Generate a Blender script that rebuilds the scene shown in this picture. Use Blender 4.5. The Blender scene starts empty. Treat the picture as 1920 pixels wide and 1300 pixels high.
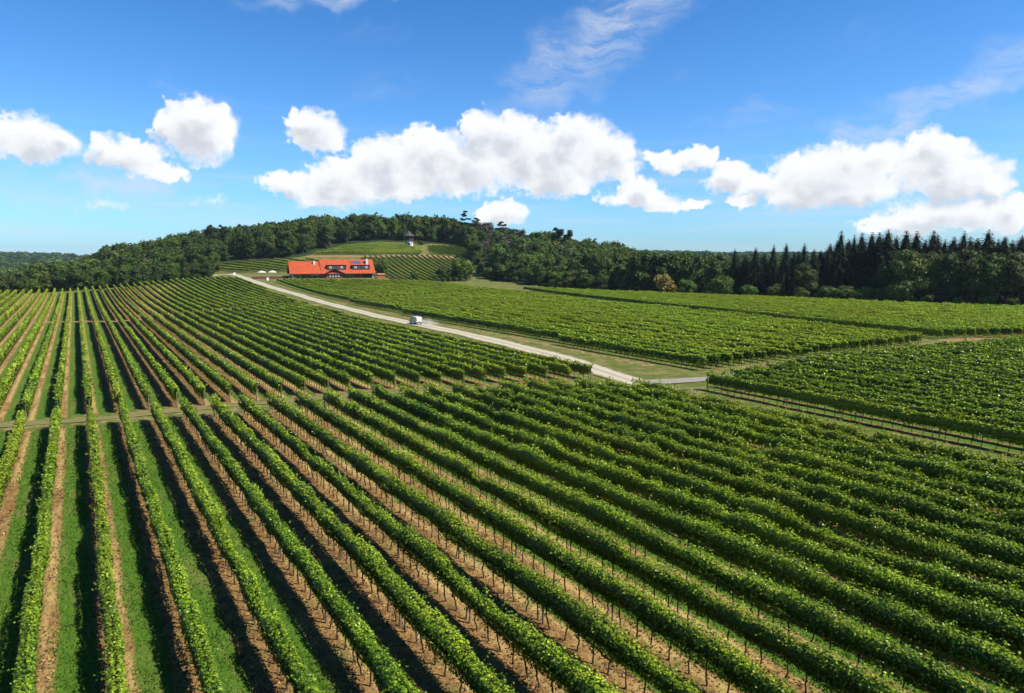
import bpy, bmesh, math, random
import numpy as np
from mathutils import Vector, Matrix
random.seed(7); rng = np.random.default_rng(11)
R = math.radians
scn = bpy.context.scene
col = scn.collection

# ------------------------------------------------------------------ camera
CAM_H = 15.5
PITCH = math.atan(165 / 1250.)
HAZE = .000042
cd = bpy.data.cameras.new('camera'); cam = bpy.data.objects.new('camera', cd); col.objects.link(cam)
cd.sensor_fit = 'HORIZONTAL'; cd.sensor_width = 36.0; cd.lens = 36.0 * 1250. / 1920.
cd.clip_start = 0.5; cd.clip_end = 20000
cam.location = (0, 0, CAM_H); cam.rotation_euler = (math.pi / 2 - PITCH, 0, 0)
scn.camera = cam

# ------------------------------------------------------------------ light
SUN_EL = R(49); SUN_AZ = math.atan2(0.95, -0.30)          # azimuth from +Y towards +X
S3 = Vector((math.sin(SUN_AZ) * math.cos(SUN_EL), math.cos(SUN_AZ) * math.cos(SUN_EL), math.sin(SUN_EL)))
sd = bpy.data.lights.new('sun', 'SUN'); sd.energy = 4.8; sd.angle = R(0.5); sd.color = (1.0, 0.955, 0.88)
so = bpy.data.objects.new('sun', sd); col.objects.link(so)
so.rotation_euler = S3.to_track_quat('Z', 'Y').to_euler(); so.location = (60, -20, 80)

scn.view_settings.view_transform = 'Standard'; scn.view_settings.look = 'None'
scn.view_settings.gamma = 1.0; scn.view_settings.exposure = 1.04
scn.render.engine = 'CYCLES'
cy = scn.cycles
cy.max_bounces = 6; cy.diffuse_bounces = 2; cy.glossy_bounces = 2; cy.transmission_bounces = 3
cy.transparent_max_bounces = 4; cy.volume_bounces = 1
cy.use_denoising = True
try: cy.denoiser = 'OPENIMAGEDENOISE'
except Exception: pass
cy.sample_clamp_indirect = 4.0

# ------------------------------------------------------------------ node helper
class NT:
    def __init__(s, tree): s.t = tree; s.n = tree.nodes; s.l = tree.links
    def put(s, sock, v):
        if v is None: return
        if isinstance(v, bpy.types.NodeSocket): s.l.new(v, sock)
        else:
            if isinstance(v, (tuple, list)) and len(v) == 3 and sock.type == 'RGBA': v = (*v, 1)
            sock.default_value = v
    def new(s, typ, **kw):
        n = s.n.new(typ)
        for k, v in kw.items(): setattr(n, k, v)
        return n
    def m(s, op, a, b=None, c=None, clamp=False):
        n = s.new('ShaderNodeMath', operation=op, use_clamp=clamp)
        s.put(n.inputs[0], a); s.put(n.inputs[1], b); s.put(n.inputs[2], c)
        return n.outputs[0]
    def vm(s, op, a, b=None, out=0):
        n = s.new('ShaderNodeVectorMath', operation=op); s.put(n.inputs[0], a)
        if b is not None: s.put(n.inputs[1], b)
        return n.outputs[out]
    def noise(s, vec, scale, detail=3, rough=.55, dist=0, out=0):
        n = s.new('ShaderNodeTexNoise'); s.put(n.inputs['Vector'], vec)
        n.inputs['Scale'].default_value = scale; n.inputs['Detail'].default_value = detail
        n.inputs['Roughness'].default_value = rough; n.inputs['Distortion'].default_value = dist
        return n.outputs[out]
    def mix(s, f, a, b, blend='MIX'):
        n = s.new('ShaderNodeMix', data_type='RGBA', blend_type=blend)
        s.put(n.inputs[0], f); s.put(n.inputs[6], a); s.put(n.inputs[7], b)
        return n.outputs[2]
    def ss(s, x, a, b, ya=0., yb=1.):
        n = s.new('ShaderNodeMapRange', interpolation_type='SMOOTHSTEP')
        s.put(n.inputs[0], x); n.inputs[1].default_value = a; n.inputs[2].default_value = b
        n.inputs[3].default_value = ya; n.inputs[4].default_value = yb
        return n.outputs[0]
    def attr(s, name, out='Fac'):
        n = s.new('ShaderNodeAttribute', attribute_name=name); return n.outputs[out]
    def comb(s, x, y, z):
        n = s.new('ShaderNodeCombineXYZ')
        s.put(n.inputs[0], x); s.put(n.inputs[1], y); s.put(n.inputs[2], z); return n.outputs[0]
    def sep(s, v):
        n = s.new('ShaderNodeSeparateXYZ'); s.put(n.inputs[0], v); return n.outputs

def newmat(name):
    m = bpy.data.materials.new(name); m.use_nodes = True; m.node_tree.nodes.clear()
    return m, NT(m.node_tree)
def finish(N, bsdf):
    o = N.new('ShaderNodeOutputMaterial'); N.l.new(bsdf, o.inputs[0])
def principled(N, base, rough=.8, spec=.3, metal=0, normal=None, sheen=0):
    if isinstance(base, bpy.types.NodeSocket): base = N.mix(1.0, base, (.79, .79, .79), 'MULTIPLY')
    b = N.new('ShaderNodeBsdfPrincipled')
    N.put(b.inputs['Base Color'], base); N.put(b.inputs['Roughness'], rough)
    b.inputs['Specular IOR Level'].default_value = spec; b.inputs['Metallic'].default_value = metal
    if normal is not None: N.put(b.inputs['Normal'], normal)
    return b.outputs[0]
def bump(N, h, strength=.5, dist=.1):
    n = N.new('ShaderNodeBump'); n.inputs['Strength'].default_value = strength
    n.inputs['Distance'].default_value = dist; N.put(n.inputs['Height'], h); return n.outputs[0]
def pmat(name, c, rough=.7, spec=.3, metal=0, var=.15, scale=3.):
    m, N = newmat(name)
    pos = N.new('ShaderNodeTexCoord').outputs['Object']
    f = N.ss(N.noise(pos, scale, 4), .3, .7)
    a = tuple(x * (1 - var) for x in c); b = tuple(min(1, x * (1 + var)) for x in c)
    finish(N, principled(N, N.mix(f, a, b), rough, spec, metal)); return m

# ------------------------------------------------------------------ world: sky and cumulus
CL = [(-34.9,8.0,2.62,1.43),(-33.22,8.3,0.9,0.92),(-36.03,8.47,1.2,1.04),(-24.54,9.51,2.81,2.33),(-26.61,9.65,0.95,1.07),(-23.92,10.69,1.53,1.09),(-29.4,7.53,2.71,1.12),(-30.87,7.9,0.81,1.02),(-27.24,6.39,2.17,0.69),(-15.89,10.12,2.29,1.59),(-17.17,10.73,1.26,0.79),(-14.35,9.43,0.95,0.71),(-18.38,5.88,2.15,0.96),(-14.04,6.13,3.36,1.96),(-10.59,7.57,3.19,2.16),(-15.13,4.85,2.65,0.8),(-6.65,8.7,3.17,2.0),(-4.9,7.46,5.23,2.37),(-2.57,10.22,1.74,1.92),(-0.44,10.02,2.52,1.74),(1.78,8.33,4.35,2.66),(5.31,9.77,2.73,2.05),(7.53,8.47,2.97,2.18),(3.57,6.83,3.88,1.65),(9.39,7.09,1.25,0.99),(-8.9,5.69,3.22,1.0),(13.78,7.81,2.51,0.89),(15.44,8.04,1.19,0.88),(11.22,8.18,0.53,0.81),(17.75,6.39,2.0,1.31),(10.44,4.94,3.32,0.77),(10.64,5.66,1.33,0.9),(14.94,4.38,1.8,0.53),(12.4,4.3,1.97,0.63),(23.99,6.25,3.44,2.01),(26.5,6.82,2.75,1.72),(27.88,7.27,1.61,1.3),(31.26,6.88,2.61,1.96),(33.26,5.66,2.82,1.69),(31.25,7.97,1.41,1.1),(22.93,4.87,2.8,1.1),(26.62,4.96,3.48,1.15),(34.98,5.08,1.54,0.98),(20.17,5.82,1.53,0.95),(18.83,4.67,1.15,0.56),(32.81,3.11,4.21,1.16),(29.9,2.52,3.1,0.79),(36.03,3.0,1.86,1.33),(-0.68,3.88,2.2,1.1),(-2.39,3.52,1.01,0.64),
      (-52,7,5,2.4),(-47,6,3,1.6),(48,6,5,2.2),(53,7.5,3,2),(75,8,7,3),(-80,9,8,3),(120,8,8,3),(160,10,9,3),(-130,8,9,3)]
w = bpy.data.worlds.new('World'); scn.world = w; w.use_nodes = True
w.node_tree.nodes.clear(); N = NT(w.node_tree)
d = N.vm('NORMALIZE', N.new('ShaderNodeTexCoord').outputs['Generated'])
dx, dy, dz = N.sep(d)
DEG = 180 / math.pi
az = N.m('MULTIPLY', N.m('ARCTAN2', dx, dy), DEG); el = N.m('MULTIPLY', N.m('ARCSINE', dz), DEG)
AE = N.comb(az, el, 0)
warp = N.vm('SUBTRACT', N.noise(AE, .95, 5, .50, out=1), (.5, .5, .5))
warp2 = N.vm('SUBTRACT', N.noise(AE, .33, 3, .5, out=1), (.5, .5, .5))
AEw = N.vm('ADD', AE, N.vm('ADD', N.vm('MULTIPLY', warp, (2.0, 1.6, 0)), N.vm('MULTIPLY', warp2, (1.6, 1.1, 0))))
def field(P):
    f = None
    for (a, e, ra, re) in CL:
        mp = N.new('ShaderNodeMapping', vector_type='POINT'); N.put(mp.inputs[0], P)
        ra *= 1.08; re *= 1.12; mp.inputs['Location'].default_value = (-a / ra, -e / re, 0); mp.inputs['Scale'].default_value = (1 / ra, 1 / re, 0)
        ln = N.vm('LENGTH', mp.outputs[0], out=1)
        if f is None: f = ln
        else: f = N.m('SMOOTH_MIN', f, ln, .25)
    return N.m('SUBTRACT', 1.0, f)
def streak(a, e, ra, re, rot):
    mp = N.new('ShaderNodeMapping', vector_type='TEXTURE'); N.put(mp.inputs[0], N.vm('ADD', AE, N.vm('MULTIPLY', warp2, (7, 4, 0))))
    mp.inputs['Location'].default_value = (a, e, 0); mp.inputs['Rotation'].default_value = (0, 0, R(rot)); mp.inputs['Scale'].default_value = (ra, re, 1)
    return N.ss(N.vm('LENGTH', mp.outputs[0], out=1), 1.0, .1)
F1 = field(AEw)
fine = N.noise(AE, 1.9, 5, .52)
edge = N.ss(N.noise(AE, .42, 2, .5), .38, .62)
F1n = N.m('ADD', F1, N.m('MULTIPLY', N.m('SUBTRACT', fine, .5), .50))
F1c = N.m('ADD', F1n, .03)
alpha = N.m('ADD', N.m('MULTIPLY', N.ss(F1c, -.02, .22), N.m('SUBTRACT', 1.0, edge)), N.m('MULTIPLY', N.ss(F1c, -.08, .46), edge))
faintc = N.m('MULTIPLY', N.m('MAXIMUM', streak(-30.9, 4.1, 1.9, .8, 0), streak(-23.6, 4.2, 1.5, .7, 0)), N.ss(fine, .35, .6))
alpha = N.m('MAXIMUM', alpha, N.m('MULTIPLY', faintc, .55))
F2 = field(N.vm('ADD', AEw, (.35, .95, 0)))                # how much cloud lies between here and the sun
occ = N.m('MULTIPLY', N.ss(F2, .12, .80), N.m('ADD', .30, N.m('MULTIPLY', N.ss(N.noise(AE, .40, 3, .5), .35, .62), .70)))
puff = N.ss(N.noise(N.vm('ADD', AEw, (0, .2, 0)), 1.3, 5, .6), .35, .7)
lit = N.mix(occ, (1.02, 1.03, 1.05), (.66, .70, .77))
lit = N.mix(N.m('MULTIPLY', puff, .13), lit, (.74, .78, .86))
# thin high cirrus
ci = N.noise(N.vm('MULTIPLY', N.vm('ADD', AE, N.vm('MULTIPLY', warp2, (6, 3, 0))), (.07, .30, 0)), 1.0, 7, .62, .6)
stk = N.m('MAXIMUM', N.m('MAXIMUM', streak(7.5, 17.5, 14, 4.2, 34), streak(32, 11, 13, 2.2, 22)), N.m('MAXIMUM', streak(-33, 5.0, 13, 2.2, 4), streak(-14, 19.5, 9, 1.0, 8)))
fib = N.noise(N.vm('MULTIPLY', N.vm('ADD', AE, N.vm('MULTIPLY', warp2, (5, 2.5, 0))), (.16, .62, 0)), 1.0, 7, .66, .4)
cim = N.m('MULTIPLY', N.m('MULTIPLY', stk, N.ss(fib, .30, .74)), .72)
cim = N.m('MAXIMUM', cim, N.m('MULTIPLY', N.ss(ci, .54, .85), .30))
low = N.noise(N.vm('MULTIPLY', AE, (.06, .9, 0)), 1.0, 4, .55)
lowm = N.m('MULTIPLY', N.m('MULTIPLY', N.ss(low, .42, .75), N.ss(el, 12, 4)), .38)
cim = N.m('MAXIMUM', cim, lowm)
sky = N.new('ShaderNodeTexSky', sky_type='NISHITA'); sky.sun_disc = False
sky.sun_elevation = SUN_EL; sky.sun_rotation = SUN_AZ; sky.air_density = 1.0; sky.dust_density = .6; sky.ozone_density = 2.5
skc = N.mix(1.0, sky.outputs[0], (.68, 1.30, 1.78), 'MULTIPLY')
skc = N.mix(1.0, skc, N.mix(N.ss(el, 2, 32), (1.12, 1.0, 1.06), (.34, .68, .84)), 'MULTIPLY')
b1 = N.new('ShaderNodeBackground'); N.put(b1.inputs[0], skc); b1.inputs[1].default_value = .0505
b2 = N.new('ShaderNodeBackground'); N.put(b2.inputs[0], (.75, .82, .92)); b2.inputs[1].default_value = .46
b3 = N.new('ShaderNodeBackground'); N.put(b3.inputs[0], lit); b3.inputs[1].default_value = .485
m1 = N.new('ShaderNodeMixShader'); N.put(m1.inputs[0], cim); N.l.new(b1.outputs[0], m1.inputs[1]); N.l.new(b2.outputs[0], m1.inputs[2])
m2 = N.new('ShaderNodeMixShader'); N.put(m2.inputs[0], alpha); N.l.new(m1.outputs[0], m2.inputs[1]); N.l.new(b3.outputs[0], m2.inputs[2])
wo = N.new('ShaderNodeOutputWorld'); N.l.new(m2.outputs[0], wo.inputs[0])
w.cycles.sampling_method = 'MANUAL'; w.cycles.sample_map_resolution = 512

# ------------------------------------------------------------------ terrain
def ss(a, b, x):
    t = np.clip((np.asarray(x, float) - a) / (b - a), 0, 1); return t * t * (3 - 2 * t)
def zt(x, y):
    x = np.asarray(x, float); y = np.asarray(y, float)
    z = 34 * np.exp(-((x + 110) / 125) ** 2 / 2 - ((y - 560) / 105) ** 2 / 2)
    z = z + 2.4 * np.exp(-(((x + 145) / 50) ** 2 + ((y - 325) / 50) ** 2) / 2)
    dist = (x + 203) * -.707 + (y - 268) * .707
    z = z - 10 * ss(0, 110, dist) * ss(165, 235, -x) * np.maximum(ss(440, 350, y), ss(290, 350, -x)) - 3.0 * ss(-5, 35, dist) * ss(148, 172, -x) * ss(400, 340, y) * ss(235, 200, -x)
    far = ss(900, 1900, y) * (16 + 6 * np.sin(x / 310 + 1.1) + 4 * np.sin(x / 127.) + 9 * ss(100, 700, x) * ss(1500, 700, x))
    return z + far + 10 * ss(900, 1700, y) * ss(165, 235, -x)
ANG = R(-33.04)
RX, RY = math.sin(ANG), math.cos(ANG)        # along the vine rows
PX, PY = RY, -RX                             # across them
SP = 2.58; O0 = -2.4
def OL(o, l): return (o * PX + l * RX, o * PY + l * RY)
def poly_ol(pts): return [OL(o, l) for o, l in pts]

B_POLY = poly_ol([(-9, 74.5), (0, 72.6), (10, 71), (25, 67.5), (43, 61), (52, 54.5), (53.2, 53), (53.2, -20), (-9, 10)])
A_OL = [(-36, 84), (0, 77.4), (14, 75.8), (27, 74.6), (40, 70.6), (54.6, 65.2), (54.8, 87), (54.8, 130),
        (56.8, 165), (59.5, 207), (64, 268), (66, 313), (67, 342), (60, 352), (31, 344), (10, 330), (-3, 324), (-25, 334), (-36, 336)]
A_POLY = poly_ol(A_OL)
GAP_OL = [(-40, 209), (-16.4, 203.8), (7.8, 191.3), (31, 200), (65.6, 221), (85, 223), (139.6, 241), (170, 250)]
C_POLY = poly_ol([(71.2, 62), (71.3, 83.4), (73.6, 108.8), (73.3, 138), (76.5, 200), (80, 268), (78.5, 330), (102, 324), (120, 318), (146, 299),
                  (150, 291), (154, 238), (144.7, 172), (141.5, 119), (139, 105), (132, 80), (129, 60), (96, 61.4)])
E_POLY = poly_ol([(61, 53.0), (82, 55.2), (97, 55), (112, 53.5), (137, 50), (165, 46), (165, -40), (61, -40)])
D_POLY = [(82.9, 128), (104, 132), (140, 143), (185, 165), (172, 186), (149.6, 194.7), (125.2, 211.5), (102.4, 237), (52.6, 274), (20, 296), (-15, 314), (-34, 322), (-20, 310), (11, 290)]
TRACK_OL = [(-60, 88), (-20, 79), (0, 75.3), (14, 74), (27, 72.3), (40, 68), (52, 63.5), (61, 59.6)]
SIDE_OL = [(58, 60.5), (61, 59.3), (68, 57.4), (86, 57.4), (107, 57.6), (129, 56.2), (150, 54), (180, 51)]
ROAD = [(-170, 372), (-152, 362), (-141, 347), (-128, 327), (-110.6, 301.6), (-84.8, 265.3), (-54.4, 212.4), (-33.7, 175.2), (-22.9, 158.1), (-11.2, 139.8), (-1, 121.2), (6.1, 107.5), (11.4, 94.1), (15, 84.1), (17.5, 78.5), (19, 75.5)]
H1_POLY = [(-181, 404), (-176, 414), (-141, 424), (-112, 415), (-118, 370), (-152, 366)]
H2_POLY = [(-131, 441), (-118, 466), (-99, 482), (-76, 478), (-62, 462), (-61, 446), (-92, 441)]
H4_POLY = [(-60, 481), (-38, 492), (-31, 470), (-28, 448), (-55, 450)]
H3_POLY = [(-96, 431), (-78, 436), (-56, 442), (-30, 441), (-24, 400), (-22, 352), (-40, 336), (-62, 344), (-72, 368), (-88, 374)]

def inpoly(x, y, poly):
    x = np.asarray(x); y = np.asarray(y); r = np.zeros(x.shape, bool); n = len(poly)
    for i in range(n):
        x1, y1 = poly[i]; x2, y2 = poly[(i + 1) % n]
        if y1 == y2: continue
        c = ((y1 > y) != (y2 > y)) & (x < (x2 - x1) * (y - y1) / (y2 - y1) + x1)
        r ^= c
    return r
def dist_poly(x, y, pts):
    d = np.full(np.shape(x), 1e9)
    for (x1, y1), (x2, y2) in zip(pts[:-1], pts[1:]):
        vx, vy = x2 - x1, y2 - y1; t = np.clip(((x - x1) * vx + (y - y1) * vy) / (vx * vx + vy * vy), 0, 1)
        d = np.minimum(d, np.hypot(x - x1 - t * vx, y - y1 - t * vy))
    return d
def axis(segs):
    out = [segs[0][0]]
    for a, b, st in segs:
        n = max(1, int(round((b - a) / st))); out += list(np.linspace(a, b, n + 1)[1:])
    return np.array(out)
gx = axis([(-6000, -1500, 500), (-1500, -400, 50), (-400, -200, 8), (-200, -60, 3), (-60, 130, 1.5), (130, 300, 6), (300, 1500, 50), (1500, 6000, 500)])
gy = axis([(-600, -40, 40), (-40, 10, 5), (10, 140, 1.3), (140, 400, 2.6), (400, 640, 6), (640, 2600, 40), (2600, 9000, 600)])
X, Y = np.meshgrid(gx, gy); Z = zt(X, Y)
Z = Z + 0.05 * (np.sin(X * .9 + Y * .37) * np.sin(Y * .7 - X * .2)) * (np.abs(X) < 200) * (Y < 150) * 0.6
def grid_mesh(name, X, Y, Z):
    ny, nx = X.shape; me = bpy.data.meshes.new(name)
    V = np.stack([X, Y, Z], -1).reshape(-1, 3); i = np.arange(nx * ny).reshape(ny, nx)
    q = np.stack([i[:-1, :-1], i[:-1, 1:], i[1:, 1:], i[1:, :-1]], -1).reshape(-1, 4)
    return fill_mesh(me, V, q)
def fill_mesh(me, V, q, tone=None, smooth=False):
    V = np.ascontiguousarray(V, np.float32); q = np.ascontiguousarray(q, np.int32); k = q.shape[1]
    me.vertices.add(len(V)); me.vertices.foreach_set('co', V.ravel())
    me.loops.add(q.size); me.loops.foreach_set('vertex_index', q.ravel())
    me.polygons.add(len(q)); me.polygons.foreach_set('loop_start', np.arange(len(q), dtype=np.int32) * k)
    if tone is not None:
        a = me.attributes.new('tone', 'FLOAT', 'FACE'); a.data.foreach_set('value', np.ascontiguousarray(tone, np.float32))
    me.update(calc_edges=True)
    if smooth: me.polygons.foreach_set('use_smooth', np.ones(len(q), bool))
    return me
gme = grid_mesh('ground', X, Y, Z)
vine = np.zeros(X.shape); 
for P_ in (B_POLY, A_POLY, C_POLY, E_POLY, D_POLY): vine = np.maximum(vine, inpoly(X, Y, P_).astype(float))
gap = dist_poly(X, Y, poly_ol(GAP_OL)); vine = np.where(gap < 1.6, 0.0, vine)
hillv = np.zeros(X.shape)
for P_ in (H1_POLY, H2_POLY, H3_POLY, H4_POLY): hillv = np.maximum(hillv, inpoly(X, Y, P_).astype(float))
dry = np.zeros(X.shape)
dry = np.maximum(dry, (gap < 2.5) * .7)
dry = np.maximum(dry, ((np.abs(X * .914 + Y * .405 - 122.5) < 3.2) & (Y < 300) & (Y > 128)) * .62)
cpath = [(-131, 438), (-92, 437), (-60, 445.5), (-27, 445)]
dry = np.maximum(dry, (dist_poly(X, Y, cpath) < 4.0) * 1.0)
dry = np.maximum(dry, (dist_poly(X, Y, poly_ol(TRACK_OL[:-1])) < 2.2) * .52)
cf = poly_ol([(69.4, 70), (69.7, 83.4), (71.6, 108.8), (71.6, 138), (74.6, 200)])
dry = np.maximum(dry, (dist_poly(X, Y, cf) < 1.2) * .62)
dry = np.maximum(dry, (dist_poly(X, Y, poly_ol([(73, 62.5), (96, 61.5), (134, 59.5), (141, 61)])) < 2.0) * .47)
dry = np.maximum(dry, (dist_poly(X, Y, poly_ol([(138, 60.2), (146, 59.5)])) < 2.2) * .75)
wood = ss(640, 760, Y); wood = np.maximum(wood, inpoly(X, Y, [(-1500, 262), (-215, 268), (-186, 279), (-165, 300), (-153, 340), (-185, 410), (-142, 428), (-130, 446), (-118, 470), (-99, 490), (-36, 500), (-22, 450), (-12, 366), (11, 334), (60, 296), (110, 250), (140, 222), (175, 205), (230, 190), (1500, 150), (1500, 800), (-1500, 800)]).astype(float))
for nm, A in (('vine', vine), ('dry', dry), ('wood', wood), ('hillv', hillv)):
    a = gme.attributes.new(nm, 'FLOAT', 'POINT'); a.data.foreach_set('value', A.astype(np.float32).ravel())

def tag(o, label=None, cat=None, group=None, kind=None):
    if label: o['label'] = label
    if cat: o['category'] = cat
    if group: o['group'] = group
    if kind: o['kind'] = kind
    return o
def link(name, me, mat=None, parent=None, loc=None, rz=None):
    o = bpy.data.objects.new(name, me); col.objects.link(o)
    if mat is not None and me is not None and len(me.materials) == 0: me.materials.append(mat)
    if parent is not None: o.parent = parent
    if loc is not None: o.location = loc
    if rz is not None: o.rotation_euler = (0, 0, rz)
    return o
def empty(name, loc, rz=0, label=None, cat=None, group=None):
    o = link(name, None, loc=loc, rz=rz); o.empty_display_size = .3
    return tag(o, label, cat, group)

# ground material
gm, N = newmat('ground_mat')
pos = N.new('ShaderNodeNewGeometry').outputs['Position']
px_, py_, pz_ = N.sep(pos)
o_ = N.m('ADD', N.m('MULTIPLY', px_, PX), N.m('MULTIPLY', py_, PY))
l_ = N.m('ADD', N.m('MULTIPLY', px_, RX), N.m('MULTIPLY', py_, RY))
tt = N.m('DIVIDE', N.m('SUBTRACT', o_, O0), SP)
q_ = N.m('MULTIPLY', N.m('SUBTRACT', N.m('FRACT', N.m('ADD', tt, .5)), .5), SP)      # metres from the nearest row
olv = N.comb(o_, l_, 0)
n_long = N.noise(N.vm('MULTIPLY', olv, (1.2, .16, 0)), 1.0, 4, .6)
n_mid = N.noise(pos, 1.3, 5, .65); n_fine = N.noise(pos, 9.0, 4, .7); n_big = N.noise(pos, .045, 3, .5)
half = N.m('ADD', .70, N.m('MULTIPLY', N.ss(o_, 7, 13), .38))
half = N.m('SUBTRACT', half, N.m('MULTIPLY', N.ss(o_, 26, 40), .22))
cen = N.m('ADD', -.34, N.m('MULTIPLY', N.ss(o_, 3.5, .5), .38)); half = N.m('SUBTRACT', half, N.m('MULTIPLY', N.ss(o_, 3.5, .5), .10)); half = N.m('SUBTRACT', half, N.m('MULTIPLY', N.ss(o_, 54, 58), .42))
qn = N.m('ADD', N.m('ABSOLUTE', N.m('SUBTRACT', q_, cen)), N.m('MULTIPLY', N.m('SUBTRACT', n_long, .5), 1.1))
qn = N.m('ADD', qn, N.m('MULTIPLY', N.m('SUBTRACT', n_mid, .5), .45))
brown = N.ss(N.m('SUBTRACT', qn, half), .12, -.10)
soil = N.mix(N.ss(n_mid, .32, .68), (.11, .058, .020), (.27, .150, .052))
soil = N.mix(N.ss(n_fine, .52, .75), soil, (.46, .30, .115))
strawm = N.m('MULTIPLY', N.ss(q_, -.05, .35), N.ss(n_long, .38, .62))
soil = N.mix(N.m('MULTIPLY', strawm, .75), soil, (.46, .33, .12))
grass = N.mix(N.ss(n_mid, .3, .7), (.055, .115, .010), (.092, .170, .016))
grass = N.mix(N.ss(n_fine, .35, .75), grass, (.035, .09, .008)); grass = N.mix(N.m('MULTIPLY', N.ss(n_long, .46, .66), .6), grass, (.16, .15, .04))
weed = N.m('MULTIPLY', N.ss(N.noise(pos, .55, 5, .65), .54, .66), .75)
soil = N.mix(weed, soil, N.mix(n_fine, (.10, .12, .025), (.17, .15, .045)))
vcol = N.mix(brown, grass, soil)
verge = N.mix(N.ss(n_mid, .3, .7), (.062, .095, .012), (.115, .125, .022))
verge = N.mix(N.m('MULTIPLY', N.ss(N.noise(pos, .35, 5, .65), .42, .62), .8), verge, (.20, .16, .06))
verge = N.mix(N.ss(n_fine, .5, .8), verge, (.085, .12, .022))
dryc = N.mix(N.ss(n_mid, .35, .65), (.17, .095, .04), (.31, .21, .10))
va = N.m('ADD', N.attr('vine'), N.m('MULTIPLY', N.m('SUBTRACT', n_mid, .5), .5))
da = N.m('ADD', N.attr('dry'), N.m('MULTIPLY', N.m('SUBTRACT', n_mid, .5), .9))
c = N.mix(N.ss(va, .42, .58), verge, vcol)
c = N.mix(N.ss(da, .40, .70), c, dryc)
c = N.mix(N.ss(N.attr('hillv'), .3, .7), c, N.mix(N.ss(n_mid, .35, .65), (.035, .055, .010), (.085, .085, .020)))  # hillside ground darkened to stand in for shadow between the rows
c = N.mix(N.ss(N.attr('wood'), .4, .6), c, (.022, .034, .010))
h = N.m('ADD', N.m('MULTIPLY', n_fine, .4), n_mid)
finish(N, principled(N, c, .95, .1, normal=bump(N, h, .9, .16)))
ground = link('ground', gme, gm); ground['kind'] = 'structure'

# ------------------------------------------------------------------ road and tracks
def strip(name, pts, width, mat, lift=.05, step=1.5, wn=.25, seed=1, kind='structure'):
    rg = np.random.default_rng(seed)
    P = np.array(pts, float); seg = np.hypot(*np.diff(P, axis=0).T); cum = np.r_[0, np.cumsum(seg)]
    t = np.arange(0, cum[-1], step)
    # smooth the polyline
    x = np.interp(t, cum, P[:, 0]); y = np.interp(t, cum, P[:, 1])
    k = int(9 / step) | 1; ker = np.hanning(k + 2)[1:-1]; ker /= ker.sum()
    xp = np.r_[np.full(k // 2, x[0]), x, np.full(k // 2, x[-1])]; yp = np.r_[np.full(k // 2, y[0]), y, np.full(k // 2, y[-1])]
    x = np.convolve(xp, ker, 'valid'); y = np.convolve(yp, ker, 'valid')
    tx = np.gradient(x); ty = np.gradient(y); ln = np.hypot(tx, ty) + 1e-9; nx, ny = -ty / ln, tx / ln
    hw = width / 2 + wn * (rg.random(len(x)) - .5) + wn * np.sin(t / 3.1)
    hw2 = width / 2 + wn * (rg.random(len(x)) - .5) + wn * np.sin(t / 4.3 + 1)
    cols = []
    for f in np.linspace(-1, 1, 7):
        off = np.where(f < 0, f * hw, f * hw2); cols.append((x + nx * off, y + ny * off))
    XX = np.stack([c_[0] for c_ in cols]); YY = np.stack([c_[1] for c_ in cols])
    ZZ = zt(XX, YY) + lift
    me = grid_mesh(name, XX, YY, ZZ)
    ac = np.repeat(np.linspace(-1, 1, 7)[:, None], len(x), 1)
    a = me.attributes.new('across', 'FLOAT', 'POINT'); a.data.foreach_set('value', ac.astype(np.float32).ravel())
    o = link(name, me, mat); o['kind'] = kind; return o
def gravel(name, c1, c2, wheel, edge, em0=.75):
    m, N = newmat(name); pos = N.new('ShaderNodeNewGeometry').outputs['Position']
    ac = N.m('ABSOLUTE', N.attr('across'))
    n1 = N.noise(pos, .8, 5, .65); n2 = N.noise(pos, 7, 4, .7)
    c = N.mix(N.ss(n1, .3, .7), c1, c2); c = N.mix(N.m('MULTIPLY', N.ss(n2, .5, .8), .4), c, tuple(x * .6 for x in c1))
    wm = N.m('MULTIPLY', N.ss(ac, .05, .30), N.ss(ac, .95, .6))
    c = N.mix(N.m('MULTIPLY', wm, .6), c, wheel)
    em = N.ss(N.m('ADD', ac, N.m('ADD', N.m('MULTIPLY', N.m('SUBTRACT', n1, .5), .9), N.m('MULTIPLY', N.m('SUBTRACT', n2, .5), .5))), em0, .95)
    mid = N.m('MULTIPLY', N.ss(ac, .20, .02), N.ss(n1, .48, .66)); c = N.mix(N.m('MULTIPLY', mid, .45), c, edge)
    c = N.mix(em, c, edge)
    finish(N, principled(N, c, .95, .1, normal=bump(N, n2, .5, .05))); return m
g_road = gravel('pale_gravel', (.29, .245, .17), (.38, .325, .235), (.49, .43, .32), (.115, .12, .03), .58)
g_side = gravel('grey_gravel', (.20, .18, .145), (.25, .225, .185), (.29, .265, .22), (.13, .12, .05))
g_path = gravel('dirt_path', (.075, .10, .018), (.12, .115, .032), (.26, .20, .10), (.07, .10, .016))
strip('gravel_road', ROAD, 5.0, g_road, .06, seed=2)
strip('side_track', poly_ol(SIDE_OL), 2.8, g_side, .075, seed=3)
strip('grass_track', poly_ol(TRACK_OL), 1.5, g_path, .045, seed=4)

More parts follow.
